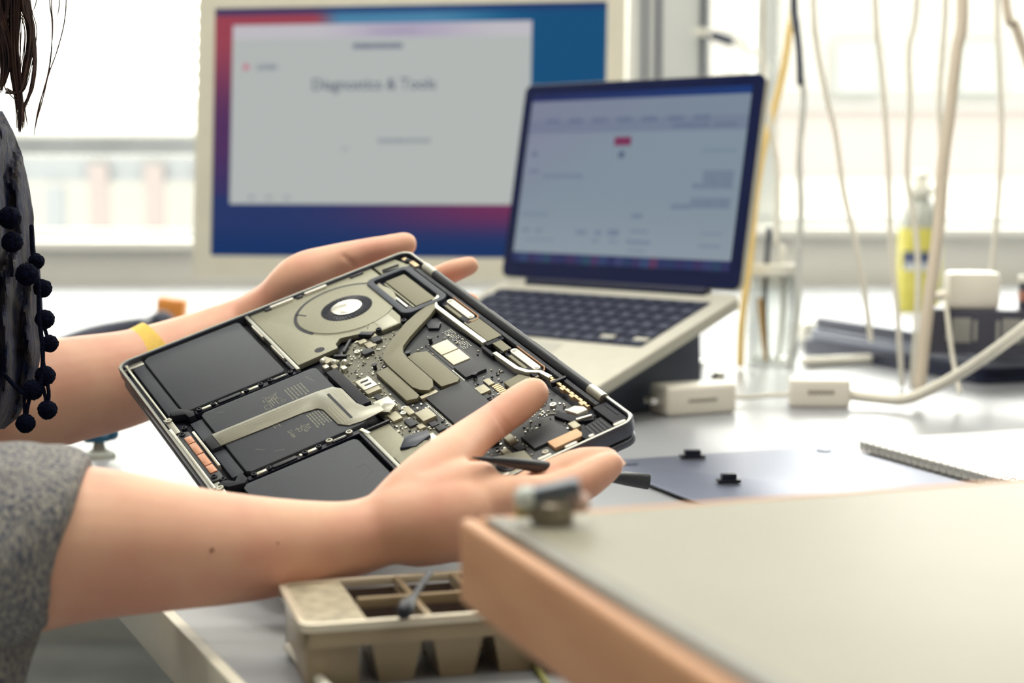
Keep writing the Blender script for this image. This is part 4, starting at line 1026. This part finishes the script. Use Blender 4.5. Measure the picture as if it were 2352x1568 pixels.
def lap_pic(s, t):
    c = mixc((150, 154, 178), (148, 166, 180), sst(.0, .6, s*.6+t*.6)); c = mixc(c, (160, 174, 186), sst(.55, .95, t))
    if t < .045: return mixc((24, 34, 84), (14, 50, 112), s)
    if t < .235: c = mixc(c, (120, 130, 160), .55 if t > .16 else .25)
    k = 0
    for i in range(7): k = max(k, dash(s, t, .08+i*.115, .08+i*.115+.07, .150, .178, i)*.55)
    for (x0, x1, y0, y1, a_) in ((.68, .84, .195, .22, .5), (.86, .96, .195, .22, .4), (.03, .06, .34, .37, .8), (.03, .08, .45, .475, .6), (.1, .3, .475, .50, .45), (.82, .97, .34, .36, .3), (.84, .97, .455, .54, .5), (.80, .97, .53, .555, .5),
                              (.80, .97, .61, .665, .5), (.72, .8, .645, .67, .55), (.02, .15, .70, .73, .3), (.55, .6, .70, .73, .5), (.03, .07, .80, .82, .5), (.1, .13, .80, .82, .45), (.30, .35, .80, .83, .5), (.39, .42, .80, .83, .65), (.45, .5, .79, .83, .65), (.55, .63, .79, .81, .5), (.05, .2, .855, .87, .3), (.38, .41, .85, .87, .4), (.46, .5, .85, .87, .3), (.54, .65, .85, .87, .5), (.55, .63, .90, .915, .35), (.86, .95, .79, .81, .3), (.86, .95, .86, .88, .3)):
        k = max(k, dash(s, t, x0, x1, y0, y1, x0*9)*a_)
    c = mixc(c, (86, 98, 136), k)
    if .425 < s < .505 and .262 < t < .315: c = (136, 48, 92)
    if (s-.468)**2+((t-.365)*.62)**2 < .013**2: c = (84, 104, 132)
    if t > .945:
        i = int(s*26); hsh = (math.sin(i*12.9)*43758.5) % 1
        c = mixc((40, 48, 100), [(96, 60, 110), (60, 90, 130), (120, 60, 100), (80, 84, 130), (50, 100, 110)][i % 5], .8*hsh) if .0 < s < 1 else c
    return tuple(v*.84 for v in c)
me = screen('screen', .2865, .179, 220, 140, lap_pic, lid, -.0016).data
me.transform(OP @ Matrix.Translation((0, 0, .0215)))
# the stand under it
stM = mat('stand_grey', (62, 68, 84), .5, .3, var=.08)
Li = LM.inverted(); tzl = TZ
st = thing('laptop_stand', 'dark grey metal stand tilting the open silver laptop', 'laptop stand', Matrix.Translation((.10087, 1.66635, TZ)) @ Matrix.Rotation(-.77191, 4, 'Z'))
sn, cs = math.sin(.32045), math.cos(.32045); hz = (ZC-.1128)-TZ
def surf(y, off): return (y*cs - off*sn*0, hz + y*sn - off)
q = MB()
pts = [(-.215*cs, hz-.215*sn-.0140), (-.006, hz-.0140-.004), (-.006, hz-.0195-.004), (-.215*cs, hz-.215*sn-.0195)]
q.prism(pts, -.12, .12, lambda v: Vector((v.z, v.x, v.y))); q.build('tilted_plate', stM, st, bevel=.001)
for x in (-.112, .112):
    q = MB(); pts = [(-.19, .003), (-.008, .003), (-.012, hz-.026), (-.05, hz-.05*sn/cs-.026)]
    q.prism(pts, x-.008, x+.008, lambda v: Vector((v.z, v.x, v.y))); q.build('side_leg', stM, st, bevel=.001)
    q = MB(); q.box((x, -.212*cs, hz-.212*sn-.013), (.02, .004, .006)); q.build('front_lip', stM, st)
q = MB(); q.box((0, -.10, .0018), (.235, .17, .003)); q.build('base_plate', stM, st, bevel=.0006)
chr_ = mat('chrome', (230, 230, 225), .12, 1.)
for k, (px, py) in enumerate(((1600, 838), (1648, 864))):  # added shiny balls that make two round highlights beside the stand
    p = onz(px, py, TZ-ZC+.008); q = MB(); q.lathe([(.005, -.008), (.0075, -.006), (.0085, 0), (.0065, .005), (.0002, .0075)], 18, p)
    tag(q.build('glint_orb', chr_, smooth=True), ('shiny steel bearing added on the bench for its glint right against the laptop stand', 'shiny steel bearing added on the bench for its glint between the laptop stand and the tool jar')[k], 'orb')

# ------------------------------------------------------------------ things on the bench, right side
e1 = Vector((.934, .358, 0)); e2 = Vector((.358, -.934, 0))
plM = mat('space_grey_plate', (112, 118, 138), .38, .75, var=.04, vscale=8)
c2 = onz(1912, 1034, TZ-ZC); wpl = .206; lpl = .30
org = c2 - e1*wpl
pl = thing('bottom_cover', 'thin space grey laptop bottom cover lying on the bench', 'laptop cover', Matrix(((e1.x, -e2.x, 0, org.x), (e1.y, -e2.y, 0, org.y), (0, 0, 1, TZ), (0, 0, 0, 1))))
nx_, ny_ = 14, 18; q = MB(); vs = []
rr = rrect(0, -lpl, wpl, 0, .010, 4)
q.prism(rr, .0026, .0042); q.build('plate', plM, pl, bevel=.0006)
q = MB(); q.prism(rrect(.004, -lpl+.004, wpl-.004, -.004, .008, 4), .0002, .0026); q.build('plate_underside', navyblk, pl)
for x, y in ((.02, -.02), (wpl-.02, -.02)):
    q = MB(); q.cyl((x, y), .006, .0042, .0052, 18); q.build('rubber_foot', plM, pl, bevel=.0003)
for k, (px, py, sx) in enumerate(((1590, 1050, .010), (1673, 1106, .0085))):
    p = onz(px, py, TZ-ZC+.0052)
    t = thing('rubber_bit', ('chunky black rubber bit at the back edge of the grey bottom cover', 'flat black rubber bit in the middle of the grey bottom cover')[k], 'rubber piece', Matrix.Translation(p - Vector((0, 0, .0006))) @ Matrix.Rotation(.12, 4, 'Z'))
    q = MB(); q.box((0, 0, .0014), (sx*1.9, .008, .0022)); q.build('flange', navyblk, t, bevel=.0004)
    q = MB(); q.box((0, 0, .0044), (sx*1.25, .006, .0042)); q.build('block', navyblk, t, bevel=.0006)
# spiral notebook
pap = mat('paper_white', (240, 240, 236), .6, var=.02); 
nb0 = onz(1945, 1040, TZ-ZC) + e1*.012
nb = thing('spiral_notebook', 'white wire-bound notebook lying beside the grey bottom cover', 'notebook', Matrix(((e1.x, -e2.x, 0, nb0.x), (e1.y, -e2.y, 0, nb0.y), (0, 0, 1, TZ+.0009), (0, 0, 0, 1))))
q = MB(); q.box((.105, -.15, .004), (.21, .30, .006)); q.build('pages', pap, nb, bevel=.0006)
q = MB(); q.box((.105, -.15, .0078), (.214, .304, .0014)); q.build('cover', mat('notebook_cover', (246, 246, 242), .35, var=.02), nb, bevel=.0004)
ring0 = None
for k in range(34):
    if ring0 is None:
        q = MB(); q.tube([(.004*math.cos(a), 0, .0052+.0052*math.sin(a)) for a in [i*math.pi/6 for i in range(12)]], .0006, 6, 1); ring0 = q.build('binding_ring', mat('wire_pale', (206, 204, 198), .4, .3), nb, smooth=True); ring0.location = (0, -.006, 0)
    else: dup(ring0, nb, (0, -.006-k*.0087, 0))
# white power adapters with leads
adM = mat('adapter_white', (248, 243, 230), .35, var=.02)
def boxthing(name, label, cat, px, py, size, yaw_, m, bev, zoff=0.0, d=None, group=None):
    p = onz(px, py, TZ-ZC+zoff) if d is None else at(px, py, d)
    t = thing(name, label, cat, Matrix.Translation(p) @ Matrix.Rotation(yaw_, 4, 'Z'), group)
    q = MB(); q.box((0, 0, size[2]/2), size); q.build('body', m, t, bevel=bev, seg=3); return t
a1 = boxthing('power_adapter', 'rounded white plug adapter lying tilted on the bench beside the laptop stand', 'adapter', 1592, 948, (.074, .034, .028), .42, adM, .005)
q = MB(); q.box((0, -.0172, .014), (.03, .0004, .003)); q.build('print_line', mat('print_grey', (170, 165, 150), .6), a1)
for s_ in (-.006, .006):
    q = MB(); q.box((-.042, s_, .014), (.012, .0016, .005)); q.build('prong', chr_, a1)
a2 = boxthing('cable_adapter', 'small white box adapter with a printed mark joined to a thick white lead', 'adapter', 1880, 932, (.056, .03, .027), -.05, adM, .004)
q = MB()
for k in range(5): q.box((-.010+k*.005, -.0152, .015), (.0038, .0004, .0035))
q.build('print_mark', mat('print_dark', (140, 130, 116), .6), a2)
def cable(name, label, cat, pts, r, m, group=None, n=8):
    q = MB(); q.tube(pts, r, n, 8); o = q.build(name, m, smooth=True); return tag(o, label, cat, group)
cabW = mat('cable_white', (238, 234, 220), .5, var=.04, vscale=12); cabG = mat('cable_grey', (232, 228, 216), .55, var=.05, vscale=12); cabB = mat('cable_beige', (212, 200, 182), .55, var=.05, vscale=12); cabK = mat('cable_dark', (34, 42, 66), .5, var=.1)
cabY = mat('cable_yellow', (238, 206, 132), .5, var=.05)
cable('thick_lead', 'thick white lead rising from the small box adapter', 'cable', [at(1945, 906, 1.57), at(2010, 914, 1.56), at(2080, 916, 1.54), at(2150, 888, 1.52), at(2230, 842, 1.48), at(2320, 778, 1.42), at(2400, 715, 1.38)], .0052, cabW)
cable('thin_lead', 'thin white lead trailing from the tilted plug adapter', 'cable', [at(1668, 908, 1.58), at(1710, 912, 1.58), at(1760, 908, 1.58), at(1815, 905, 1.575)], .0022, cabW)
# stack of closed dark laptops
dkl = mat('dark_slab', (34, 40, 66), .35, .3, var=.08); gyl = mat('grey_slab', (120, 124, 138), .35, .5, var=.05)
L0 = onz(1838, 806, TZ-ZC)
for k, (m_, lab, off, thk) in enumerate(((dkl, 'closed dark laptop at the bottom of the stack by the right window', 0, .017), (gyl, 'closed grey laptop in the middle of the stack by the right window', .006, .013), (dkl, 'closed dark laptop on top of the stack by the right window', .010, .013))):
    z_ = TZ + (.0003, .0176, .0308)[k]; o0 = L0 + e1*off + e2*off
    t = thing('closed_laptop', lab, 'laptop', Matrix(((e1.x, -e2.x, 0, o0.x), (e1.y, -e2.y, 0, o0.y), (0, 0, 1, z_), (0, 0, 0, 1))), 'stacked closed laptops')
    q = MB(); q.prism(rrect(0, -.36, .25, 0, .012, 4), 0, thk*.55); q.build('base', m_, t, bevel=.002)
    q = MB(); q.prism(rrect(0, -.36, .25, 0, .012, 4), thk*.6, thk); q.build('lid', m_, t, bevel=.0015)
stack_z = TZ-ZC+.0436
# power strip box on the stack
psb = thing('power_strip', 'dark multi-socket power strip with a red switch on the stack of laptops', 'power strip', Matrix.Translation(onz(2262, 818, stack_z)+Vector((.02, .03, 0))) @ Matrix.Rotation(-.22, 4, 'Z'))
q = MB(); q.box((0, 0, .022), (.14, .05, .044)); q.build('housing', mat('strip_dark', (70, 70, 84), .45, var=.08), psb, bevel=.003)
for x in (-.035, .012):
    q = MB(); q.box((x, -.0255, .024), (.018, .002, .024)); so = q.build('socket', mat('socket_grey', (150, 150, 146), .5), psb, bevel=.002)
    q = MB(); q.box((x-.013, -.0255, .024), (.003, .002, .02)); q.box((x+.013, -.0255, .024), (.003, .002, .02)); q.build('socket_rib', mat('socket_rib', (160, 160, 156), .5), psb)
q = MB(); q.box((.045, -.0258, .026), (.010, .003, .018), Matrix.Rotation(.15, 3, 'Y')); q.build('red_switch', mat('red_plastic', (196, 60, 60), .4), psb)
w1 = thing('charger_block', 'white charger block standing on the power strip', 'charger', Matrix.Translation(psb.location + Vector((-.025, .005, .044))) @ Matrix.Rotation(-.1, 4, 'Z'))
q = MB(); q.box((0, 0, .018), (.05, .036, .036)); q.build('body', adM, w1, bevel=.006)
q = MB(); q.tube([(-.026, 0, .012), (-.04, 0, .011)], [.005, .0035], 10, 2); q.build('strain_relief', adM, w1, smooth=True)
w2 = thing('tape_roll', 'dark roll with a coppery core and white rim lying above the power strip', 'tape roll', psb.matrix_basis @ Matrix.Translation((.047, .0, .0442)))
q = MB(); q.lathe([(.012, 0), (.028, .0), (.028, .026), (.012, .026), (.012, 0)], 30); q.build('roll', mat('roll_dark', (46, 44, 66), .4, var=.1), w2, smooth=True)
q = MB(); q.lathe([(.026, .0262), (.0285, .0262), (.0285, .032), (.026, .032), (.026, .0262)], 30); q.build('rim', whiteP, w2, smooth=True)
q = MB(); q.lathe([(.0121, -.0002+.0004), (.0282, .008), (.0284, .010), (.0284, .016), (.0282, .018)], 30); q.build('copper_band', mat('copper_print', (180, 120, 104), .4, .4), w2, smooth=True)
# bottle with a yellow label
bo = thing('spray_bottle', 'clear bottle with a yellow label and white cap near the right window', 'bottle', onz(2108, 722, TZ-ZC))
clr = mat('bottle_plastic', (206, 208, 200), .25, var=.02, trans=.35)
q = MB(); q.lathe([(.001, 0), (.031, .001), (.033, .006), (.033, .142), (.031, .156), (.022, .174), (.0125, .184), (.0125, .19)], 32); q.build('bottle_body', clr, bo, smooth=True)
q = MB(); q.lathe([(.0332, .004), (.0338, .006), (.0338, .134), (.0332, .136)], 32)
q.f = q.f[2:]; q.build('yellow_label', mat('label_yellow', (222, 212, 110), .5, rgb2=(206, 198, 86), vscale=40), bo, smooth=True)
q = MB(); vs = []
for i in range(11):
    a = math.radians(-150+i*9)
    vs += [(.0341*math.cos(a), .0341*math.sin(a), .072), (.0341*math.cos(a), .0341*math.sin(a), .100)]
q.add(vs, [(2*i, 2*i+2, 2*i+3, 2*i+1) for i in range(10)]); q.build('label_panel', mat('label_blue', (76, 86, 120), .5), bo, smooth=True)
q = MB(); q.add([(v[0]*1.004, v[1]*1.004, v[2]*.4+.042) for v in vs[2:-4]], [(2*i, 2*i+2, 2*i+3, 2*i+1) for i in range(7)]); q.build('label_panel', mat('label_pale', (210, 214, 220), .5), bo, smooth=True)
q = MB(); q.lathe([(.0135, .184), (.0215, .186), (.0215, .200), (.0135, .203), (.0115, .222), (.0002, .225)], 24); q.build('cap', whiteP, bo, smooth=True)
# white socket bar, white pen, tool jar
sb_ = boxthing('extension_bar', 'white extension socket bar in front of the yellow labelled bottle', 'extension bar', 1975, 790, (.158, .045, .030), .03, whiteP, .006)
for x in (-.05, 0, .05):
    q = MB(); q.cyl((x, 0), .016, .030, .0304, 20); q.build('socket', mat('socket_grey', (150, 150, 146), .5), sb_)
q = MB(); p0, p1 = onz(1838, 832, TZ-ZC+.006), onz(2005, 824, TZ-ZC+.006)
q.tube([p0, p0.lerp(p1, .06), p0.lerp(p1, .12), p1], [.002, .005, .006, .006], 12, 1); tag(q.build('white_pen', whiteP, smooth=True), 'white pen shaped tool lying in front of the extension bar', 'pen')
gm = bpy.data.materials.new('clear_jar'); gm.use_nodes = True; nt = gm.node_tree; nt.nodes.clear()
o_ = nt.nodes.new('ShaderNodeOutputMaterial'); mx = nt.nodes.new('ShaderNodeMixShader'); tr = nt.nodes.new('ShaderNodeBsdfTransparent'); gl = nt.nodes.new('ShaderNodeBsdfGlossy'); lw = nt.nodes.new('ShaderNodeLayerWeight')
gl.inputs['Roughness'].default_value = .05; tr.inputs[0].default_value = (.93, .94, .93, 1); lw.inputs[0].default_value = .35
nt.links.new(lw.outputs['Facing'], mx.inputs[0]); nt.links.new(tr.outputs[0], mx.inputs[1]); nt.links.new(gl.outputs[0], mx.inputs[2]); nt.links.new(mx.outputs[0], o_.inputs[0])
jr = thing('tool_jar', 'clear jar holding thin tools just behind the open silver laptop', 'jar', onz(1772, 836, TZ-ZC))
q = MB(); q.lathe([(.0295, .002), (.030, .01), (.030, .105), (.0315, .108), (.0315, .112), (.029, .112), (.0285, .105), (.0285, .006), (.0002, .005)], 28); q.build('glass', gm, jr, smooth=True)
q = MB(); q.lathe([(.0296, .103), (.0322, .105), (.0322, .116), (.0296, .117), (.0296, .103)], 28); q.build('rim', whiteP, jr, smooth=True)
for k, (x, y, tx, ty, l, lab, m_) in enumerate(((-.008, .006, .008, .0, .155, 'slim grey tool standing in the clear jar', stM), (.012, -.004, -.004, .01, .135, 'slim white tool standing in the clear jar', whiteP), (-.012, -.008, -.008, -.004, .075, 'short orange stick standing in the clear jar', mat('orange_stick', (232, 176, 84), .5)))):
    b_ = jr.location
    q = MB(); q.tube([b_+Vector((x*.6, y*.6, .0062)), b_+Vector((x, y, l*.5)), b_+Vector((x+tx*.5, y+ty*.5, l))], [.0022, .0028, .0034], 8, 3)
    tag(q.build('slim_tool', m_, smooth=True), lab, 'tool')

# ------------------------------------------------------------------ hanging cables and the rail they hang from
RZ = ZC+.56
rail = thing('cable_rail', 'metal rail hung from the ceiling carrying the dangling cables', 'rail', (.62, 1.8, 0))
q = MB(); q.box((0, 0, RZ+.012), (1.1, .03, .02)); q.build('bar', silver, rail, bevel=.002)
for x in (-.5, .5):
    q = MB(); q.cyl((x, 0), .006, RZ+.02, ZT, 12); q.build('rod', silver, rail)
def hang(name, label, cat, pts, d, rp, m, group=None, dd=0.0):
    P_ = [at(px, py, d+dd*(i/max(1, len(pts)-1))) for i, (px, py) in enumerate(pts)]
    top = Vector((P_[0].x + (P_[0].x-P_[1].x)*1.2, 1.8, RZ+.003)); mid = P_[0].lerp(top, .5); mid.x = P_[0].x*.6+top.x*.4
    return cable(name, label, cat, [top, mid] + P_, pr(rp, d), m, group)
hang('hanging_cable', 'dark grey cable hanging just right of the yellow cable', 'cable', [(1822, 0), (1832, 80), (1842, 180), (1846, 230), (1836, 360), (1840, 470), (1834, 600), (1832, 720), (1812, 842)], 1.83, 8, mat('cable_slate', (208, 210, 206), .55, var=.1))
hang('hanging_cable', 'short black cable hanging next to the yellow cable', 'cable', [(1824, -30), (1830, 60), (1836, 120), (1838, 190)], 1.79, 8, cabK)
hang('hanging_cable', 'yellow cable hanging behind the lid of the open silver laptop', 'cable', [(1826, -20), (1815, 60), (1800, 160), (1776, 260), (1752, 350), (1735, 460), (1722, 600), (1704, 740), (1700, 835)], 1.87, 9, cabY)
hang('hanging_cable', 'thick beige cable hanging in front of the yellow labelled bottle', 'cable', [(2211, 0), (2198, 120), (2182, 260), (2166, 380), (2158, 500), (2146, 600), (2130, 720), (2112, 890)], 1.64, 14, cabB, dd=-.06)
GL = ('thin pale cable slanting down towards the white extension bar', 'thin pale cable hanging just left of the yellow labelled bottle', 'thin pale wavy cable hanging over the cap of the yellow labelled bottle', 'thin pale cable meeting the thick beige cable partway down', 'thin pale cable hanging past the charger block down to the bench', 'thin pale cable hanging between the laptop lid and the dark grey cable')
for gi, (gl_, pts) in enumerate(zip(GL, ([(1868, 0), (1876, 100), (1896, 210), (1920, 310), (1938, 440), (1966, 560), (1990, 700), (2000, 780)], [(2010, 0), (2018, 110), (2030, 220), (2040, 380), (2046, 560), (2060, 700), (2072, 882)], [(2106, 0), (2088, 110), (2090, 240), (2084, 400), (2104, 540), (2108, 680), (2094, 890)],
            [(2172, 0), (2166, 100), (2158, 220), (2160, 300), (2164, 420), (2160, 520)], [(2291, 0), (2294, 150), (2300, 280), (2296, 420), (2284, 560), (2276, 700), (2298, 830), (2316, 960)], [(1752, 90), (1764, 250), (1778, 330), (1786, 410), (1784, 560)]))):
    hang('hanging_cable', gl_, 'cable', pts, 1.68+.025*gi, 6.5, cabG, 'thin pale cables hanging in front of the right window')
hang('hanging_cable', 'beige cable slanting away to the right above the tape roll', 'cable', [(2310, 0), (2332, 60), (2356, 130), (2400, 260)], 1.66, 10, cabB)
cable('short_lead', 'short white lead dropping from the charger block in front of the stacked laptops', 'cable', [at(2172, 690, 1.62), at(2180, 760, 1.6), at(2190, 830, 1.59), at(2204, 900, 1.575)], .0022, cabW)
cable('window_cable', 'thin dark cable running down the edge of the window pier', 'cable', [Vector((.372, Y1-.045, ZC+1.3)), Vector((.374, Y1-.045, ZC+.4)), Vector((.370, Y1-.045, ZC+.0))], .004, cabK)
fl = thing('ferrite_cable', 'thin grey cable with a dark ferrite bead arching in front of the window', 'cable', at(1610, 70, 3.2))
o3 = at(1610, 70, 3.2)
q = MB(); q.tube([at(p[0], p[1], 3.2)-o3 for p in ((1600, 74), (1630, 76), (1665, 90), (1700, 98), (1735, 124), (1758, 160))], .0062, 8, 6); q.build('wire', cabG, fl, smooth=True)
q = MB(); q.tube([at(1642, 82, 3.19)-o3, at(1676, 94, 3.19)-o3], .0105, 12, 2); q.build('ferrite_bead', cabK, fl, smooth=True)

# ------------------------------------------------------------------ things on the bench, left side and front
ot = thing('craft_knife', 'black handled tool with an orange end on the bench behind the arm', 'tool', onz(250, 772, TZ-ZC))
o3 = ot.location.copy()
q = MB(); q.tube([onz(120, 790, TZ-ZC+.008)-o3, onz(200, 775, TZ-ZC+.012)-o3, onz(280, 762, TZ-ZC+.018)-o3, onz(345, 752, TZ-ZC+.024)-o3, onz(372, 745, TZ-ZC+.032)-o3], [.006, .014, .016, .016, .018], 14, 5); q.build('handle', mat('dark_handle', (40, 46, 68), .5), ot, smooth=True)
q = MB(); q.box(onz(393, 752, TZ-ZC+.024)-o3 + Vector((0, 0, .010)), (.036, .03, .056), Matrix.Rotation(.12, 3, 'Y')); q.build('orange_end', mat('orange_plastic', (240, 160, 76), .5, rgb2=(226, 140, 66), vscale=30), ot, bevel=.004, seg=3)
bt_ = thing('suction_cup', 'small teal suction cup standing on the bench under the arm', 'suction cup', onz(228, 1050, TZ-ZC))
q = MB(); q.lathe([(.0002, .0), (.013, .0), (.012, .003), (.005, .007), (.004, .012)], 20); q.build('cup', mat('cup_grey', (150, 156, 150), .4), bt_, smooth=True)
q = MB(); q.lathe([(.004, .012), (.009, .013), (.0095, .018), (.004, .021), (.0002, .0215)], 20); q.build('knob', mat('teal_plastic', (24, 84, 118), .35), bt_, smooth=True)
q = MB(); q.tube([(-.008, 0, .016), (.010, .002, .018)], .005, 10, 2); q.build('lever', mat('teal_plastic', (24, 84, 118), .35), bt_, smooth=True)

# parts tray with tapered cups
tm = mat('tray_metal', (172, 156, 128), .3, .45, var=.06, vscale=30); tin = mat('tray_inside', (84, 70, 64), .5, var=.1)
TH_ = .030; FL = onz(690, 1436, -.218+TH_); FR = onz(1135, 1404, -.218+TH_); BL = onz(606, 1337, -.218+TH_)
ex = (FR-FL).normalized(); ey = Vector((-ex.y, ex.x, 0)); dpt = (BL-FL).dot(ey)
tw = (FR-FL).length+.03
ty = thing('parts_tray', 'silvery parts tray with open tapered compartments on the bench', 'tray', Matrix(((ex.x, ey.x, 0, FL.x), (ex.y, ey.y, 0, FL.y), (0, 0, 1, TZ), (0, 0, 0, 1))))
q = MB(); q.ring(rrect(0, 0, tw, dpt, .006, 3), rrect(.004, .004, tw-.004, dpt-.004, .004, 3), TH_-.004, TH_); q.build('rim', mat('tray_rim_highlight', (236, 228, 206), .2, .3, var=.05, vscale=30), ty, bevel=.001)  # bright highlights along the rim put into its paler colour
lx = .029
q = MB(); q.box((lx/2+.002, dpt/2, TH_-.0018), (lx-.004, dpt-.008, .0024)); q.build('label_plate', mat('tray_label', (176, 166, 142), .6, var=.25, vscale=160), ty)
nc = 3; cw = (tw-.004-lx)/nc
q = MB(); q.box(((lx+tw)/2, dpt/2, TH_-.004), (tw-lx-.004, .0035, .008)); q.build('long_divider', tm, ty, bevel=.0006)
for k in range(nc):
    if k:
        q = MB(); q.box((lx+k*cw, dpt/2, TH_-.004), (.003, dpt-.008, .008)); q.build('cross_divider', tm, ty, bevel=.0006)
    for j in range(2):
        y0, y1 = .004+j*(dpt-.008)/2, .004+(j+1)*(dpt-.008)/2; x0, x1 = lx+k*cw+.0016, lx+(k+1)*cw-.0016
        y0 += .0018; y1 -= .0018
        q = MB(); ins = .0045
        def lp4(i, z): return [(x0+i, y0+i*.6, z), (x1-i, y0+i*.6, z), (x1-i, y1-i*.6, z), (x0+i, y1-i*.6, z)]
        vs = lp4(-.0008, TH_-.0045) + lp4(ins, 0.0003) + lp4(.0002, TH_-.0045) + lp4(ins+.0008, .0015)
        fo = [(0, 1, 5, 4), (1, 2, 6, 5), (2, 3, 7, 6), (3, 0, 4, 7), (4, 5, 6, 7), (0, 8, 9, 1), (1, 9, 10, 2), (2, 10, 11, 3), (3, 11, 8, 0)]
        fi = [(8, 12, 13, 9), (9, 13, 14, 10), (10, 14, 15, 11), (11, 15, 12, 8), (12, 15, 14, 13)]
        q.add(vs, [f[::-1] for f in fo]); cup = q.build('cup', tm, ty)
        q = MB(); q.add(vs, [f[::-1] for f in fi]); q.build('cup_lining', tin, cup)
q = MB(); q.box((lx/2, dpt/2, TH_/2-.003), (lx-.006, dpt-.012, TH_-.006)); q.build('solid_end', tm, ty, bevel=.001)
q = MB(); q.box((tw/2, .0022, TH_-.007), (tw-.008, .003, .008)); q.build('front_skirt', tm, ty, bevel=.0006)
q = MB(); pA, pB = at(986, 1316, .735), at(928, 1404, .698)
q.tube([pB, pB.lerp(pA, .12), pB.lerp(pA, .25), pB.lerp(pA, .4), pA], [.0035, .0036, .0025, .0014, .0016], 10, 2); tag(q.build('small_screwdriver', navyblk, smooth=True), 'small black screwdriver resting across the parts tray', 'screwdriver')
q = MB(); p0, p1 = onz(664, 1486, TZ-ZC+.004), onz(760, 1590, TZ-ZC+.004); q.tube([p0, p0.lerp(p1, .5), p1], .0026, 10, 2); tag(q.build('white_stick', whiteP, smooth=True), 'thin white stick lying beside the parts tray', 'stick')
cable('green_wire', 'thin yellow green wire lying between the parts tray and the raised desk', 'cable', [onz(1150, 1440, TZ-ZC+.02), onz(1185, 1480, TZ-ZC+.008), onz(1230, 1530, TZ-ZC+.002), onz(1275, 1600, TZ-ZC+.002)], .0016, mat('wire_green', (128, 128, 74), .5))
q = MB(); q.prism(rrect(-.014, -.007, .014, .007, .003, 3), 0, .008, lambda v, c=onz(1300, 1536, TZ-ZC+.0002): Vector(v)+c); tag(q.build('eraser_block', cabK, bevel=.001), 'small dark block on the bench under the raised desk edge', 'block')

# little metal connector on the corner of the raised desk
cn = thing('metal_connector', 'small metal valve-like connector standing on the corner of the raised desk', 'connector', Matrix.Translation(onz(1268, 1196, -.12)) @ Matrix.Scale(.86, 4))
q = MB(); q.lathe([(.0002, 0), (.0088, 0), (.0092, .002), (.0088, .0075), (.007, .0085), (.007, .010)], 20); q.build('base', mat('brown_metal', (142, 132, 116), .4, .4), cn, smooth=True)
q = MB(); q.box((.001, 0, .0125), (.021, .012, .006), Matrix.Rotation(-.22, 3, 'Y')); q.build('lever', mat('slate_metal', (98, 106, 118), .4, .3), cn, bevel=.002)
q = MB(); q.sphere((-.0105, -.002, .0098), .0052, 14, 9); q.build('ball_end', mat('pale_ball', (214, 222, 216), .3), cn, smooth=True)
q = MB(); q.sphere((.0115, 0, .0075), .0042, 12, 8); q.build('pink_end', mat('pink_cap', (214, 182, 168), .4), cn, smooth=True)
q = MB(); q.tube([(-.006, .001, .004), (-.013, .001, .0035)], .0026, 10, 2); q.build('brass_stub', mat('brass', (196, 166, 96), .4, .6), cn, smooth=True)
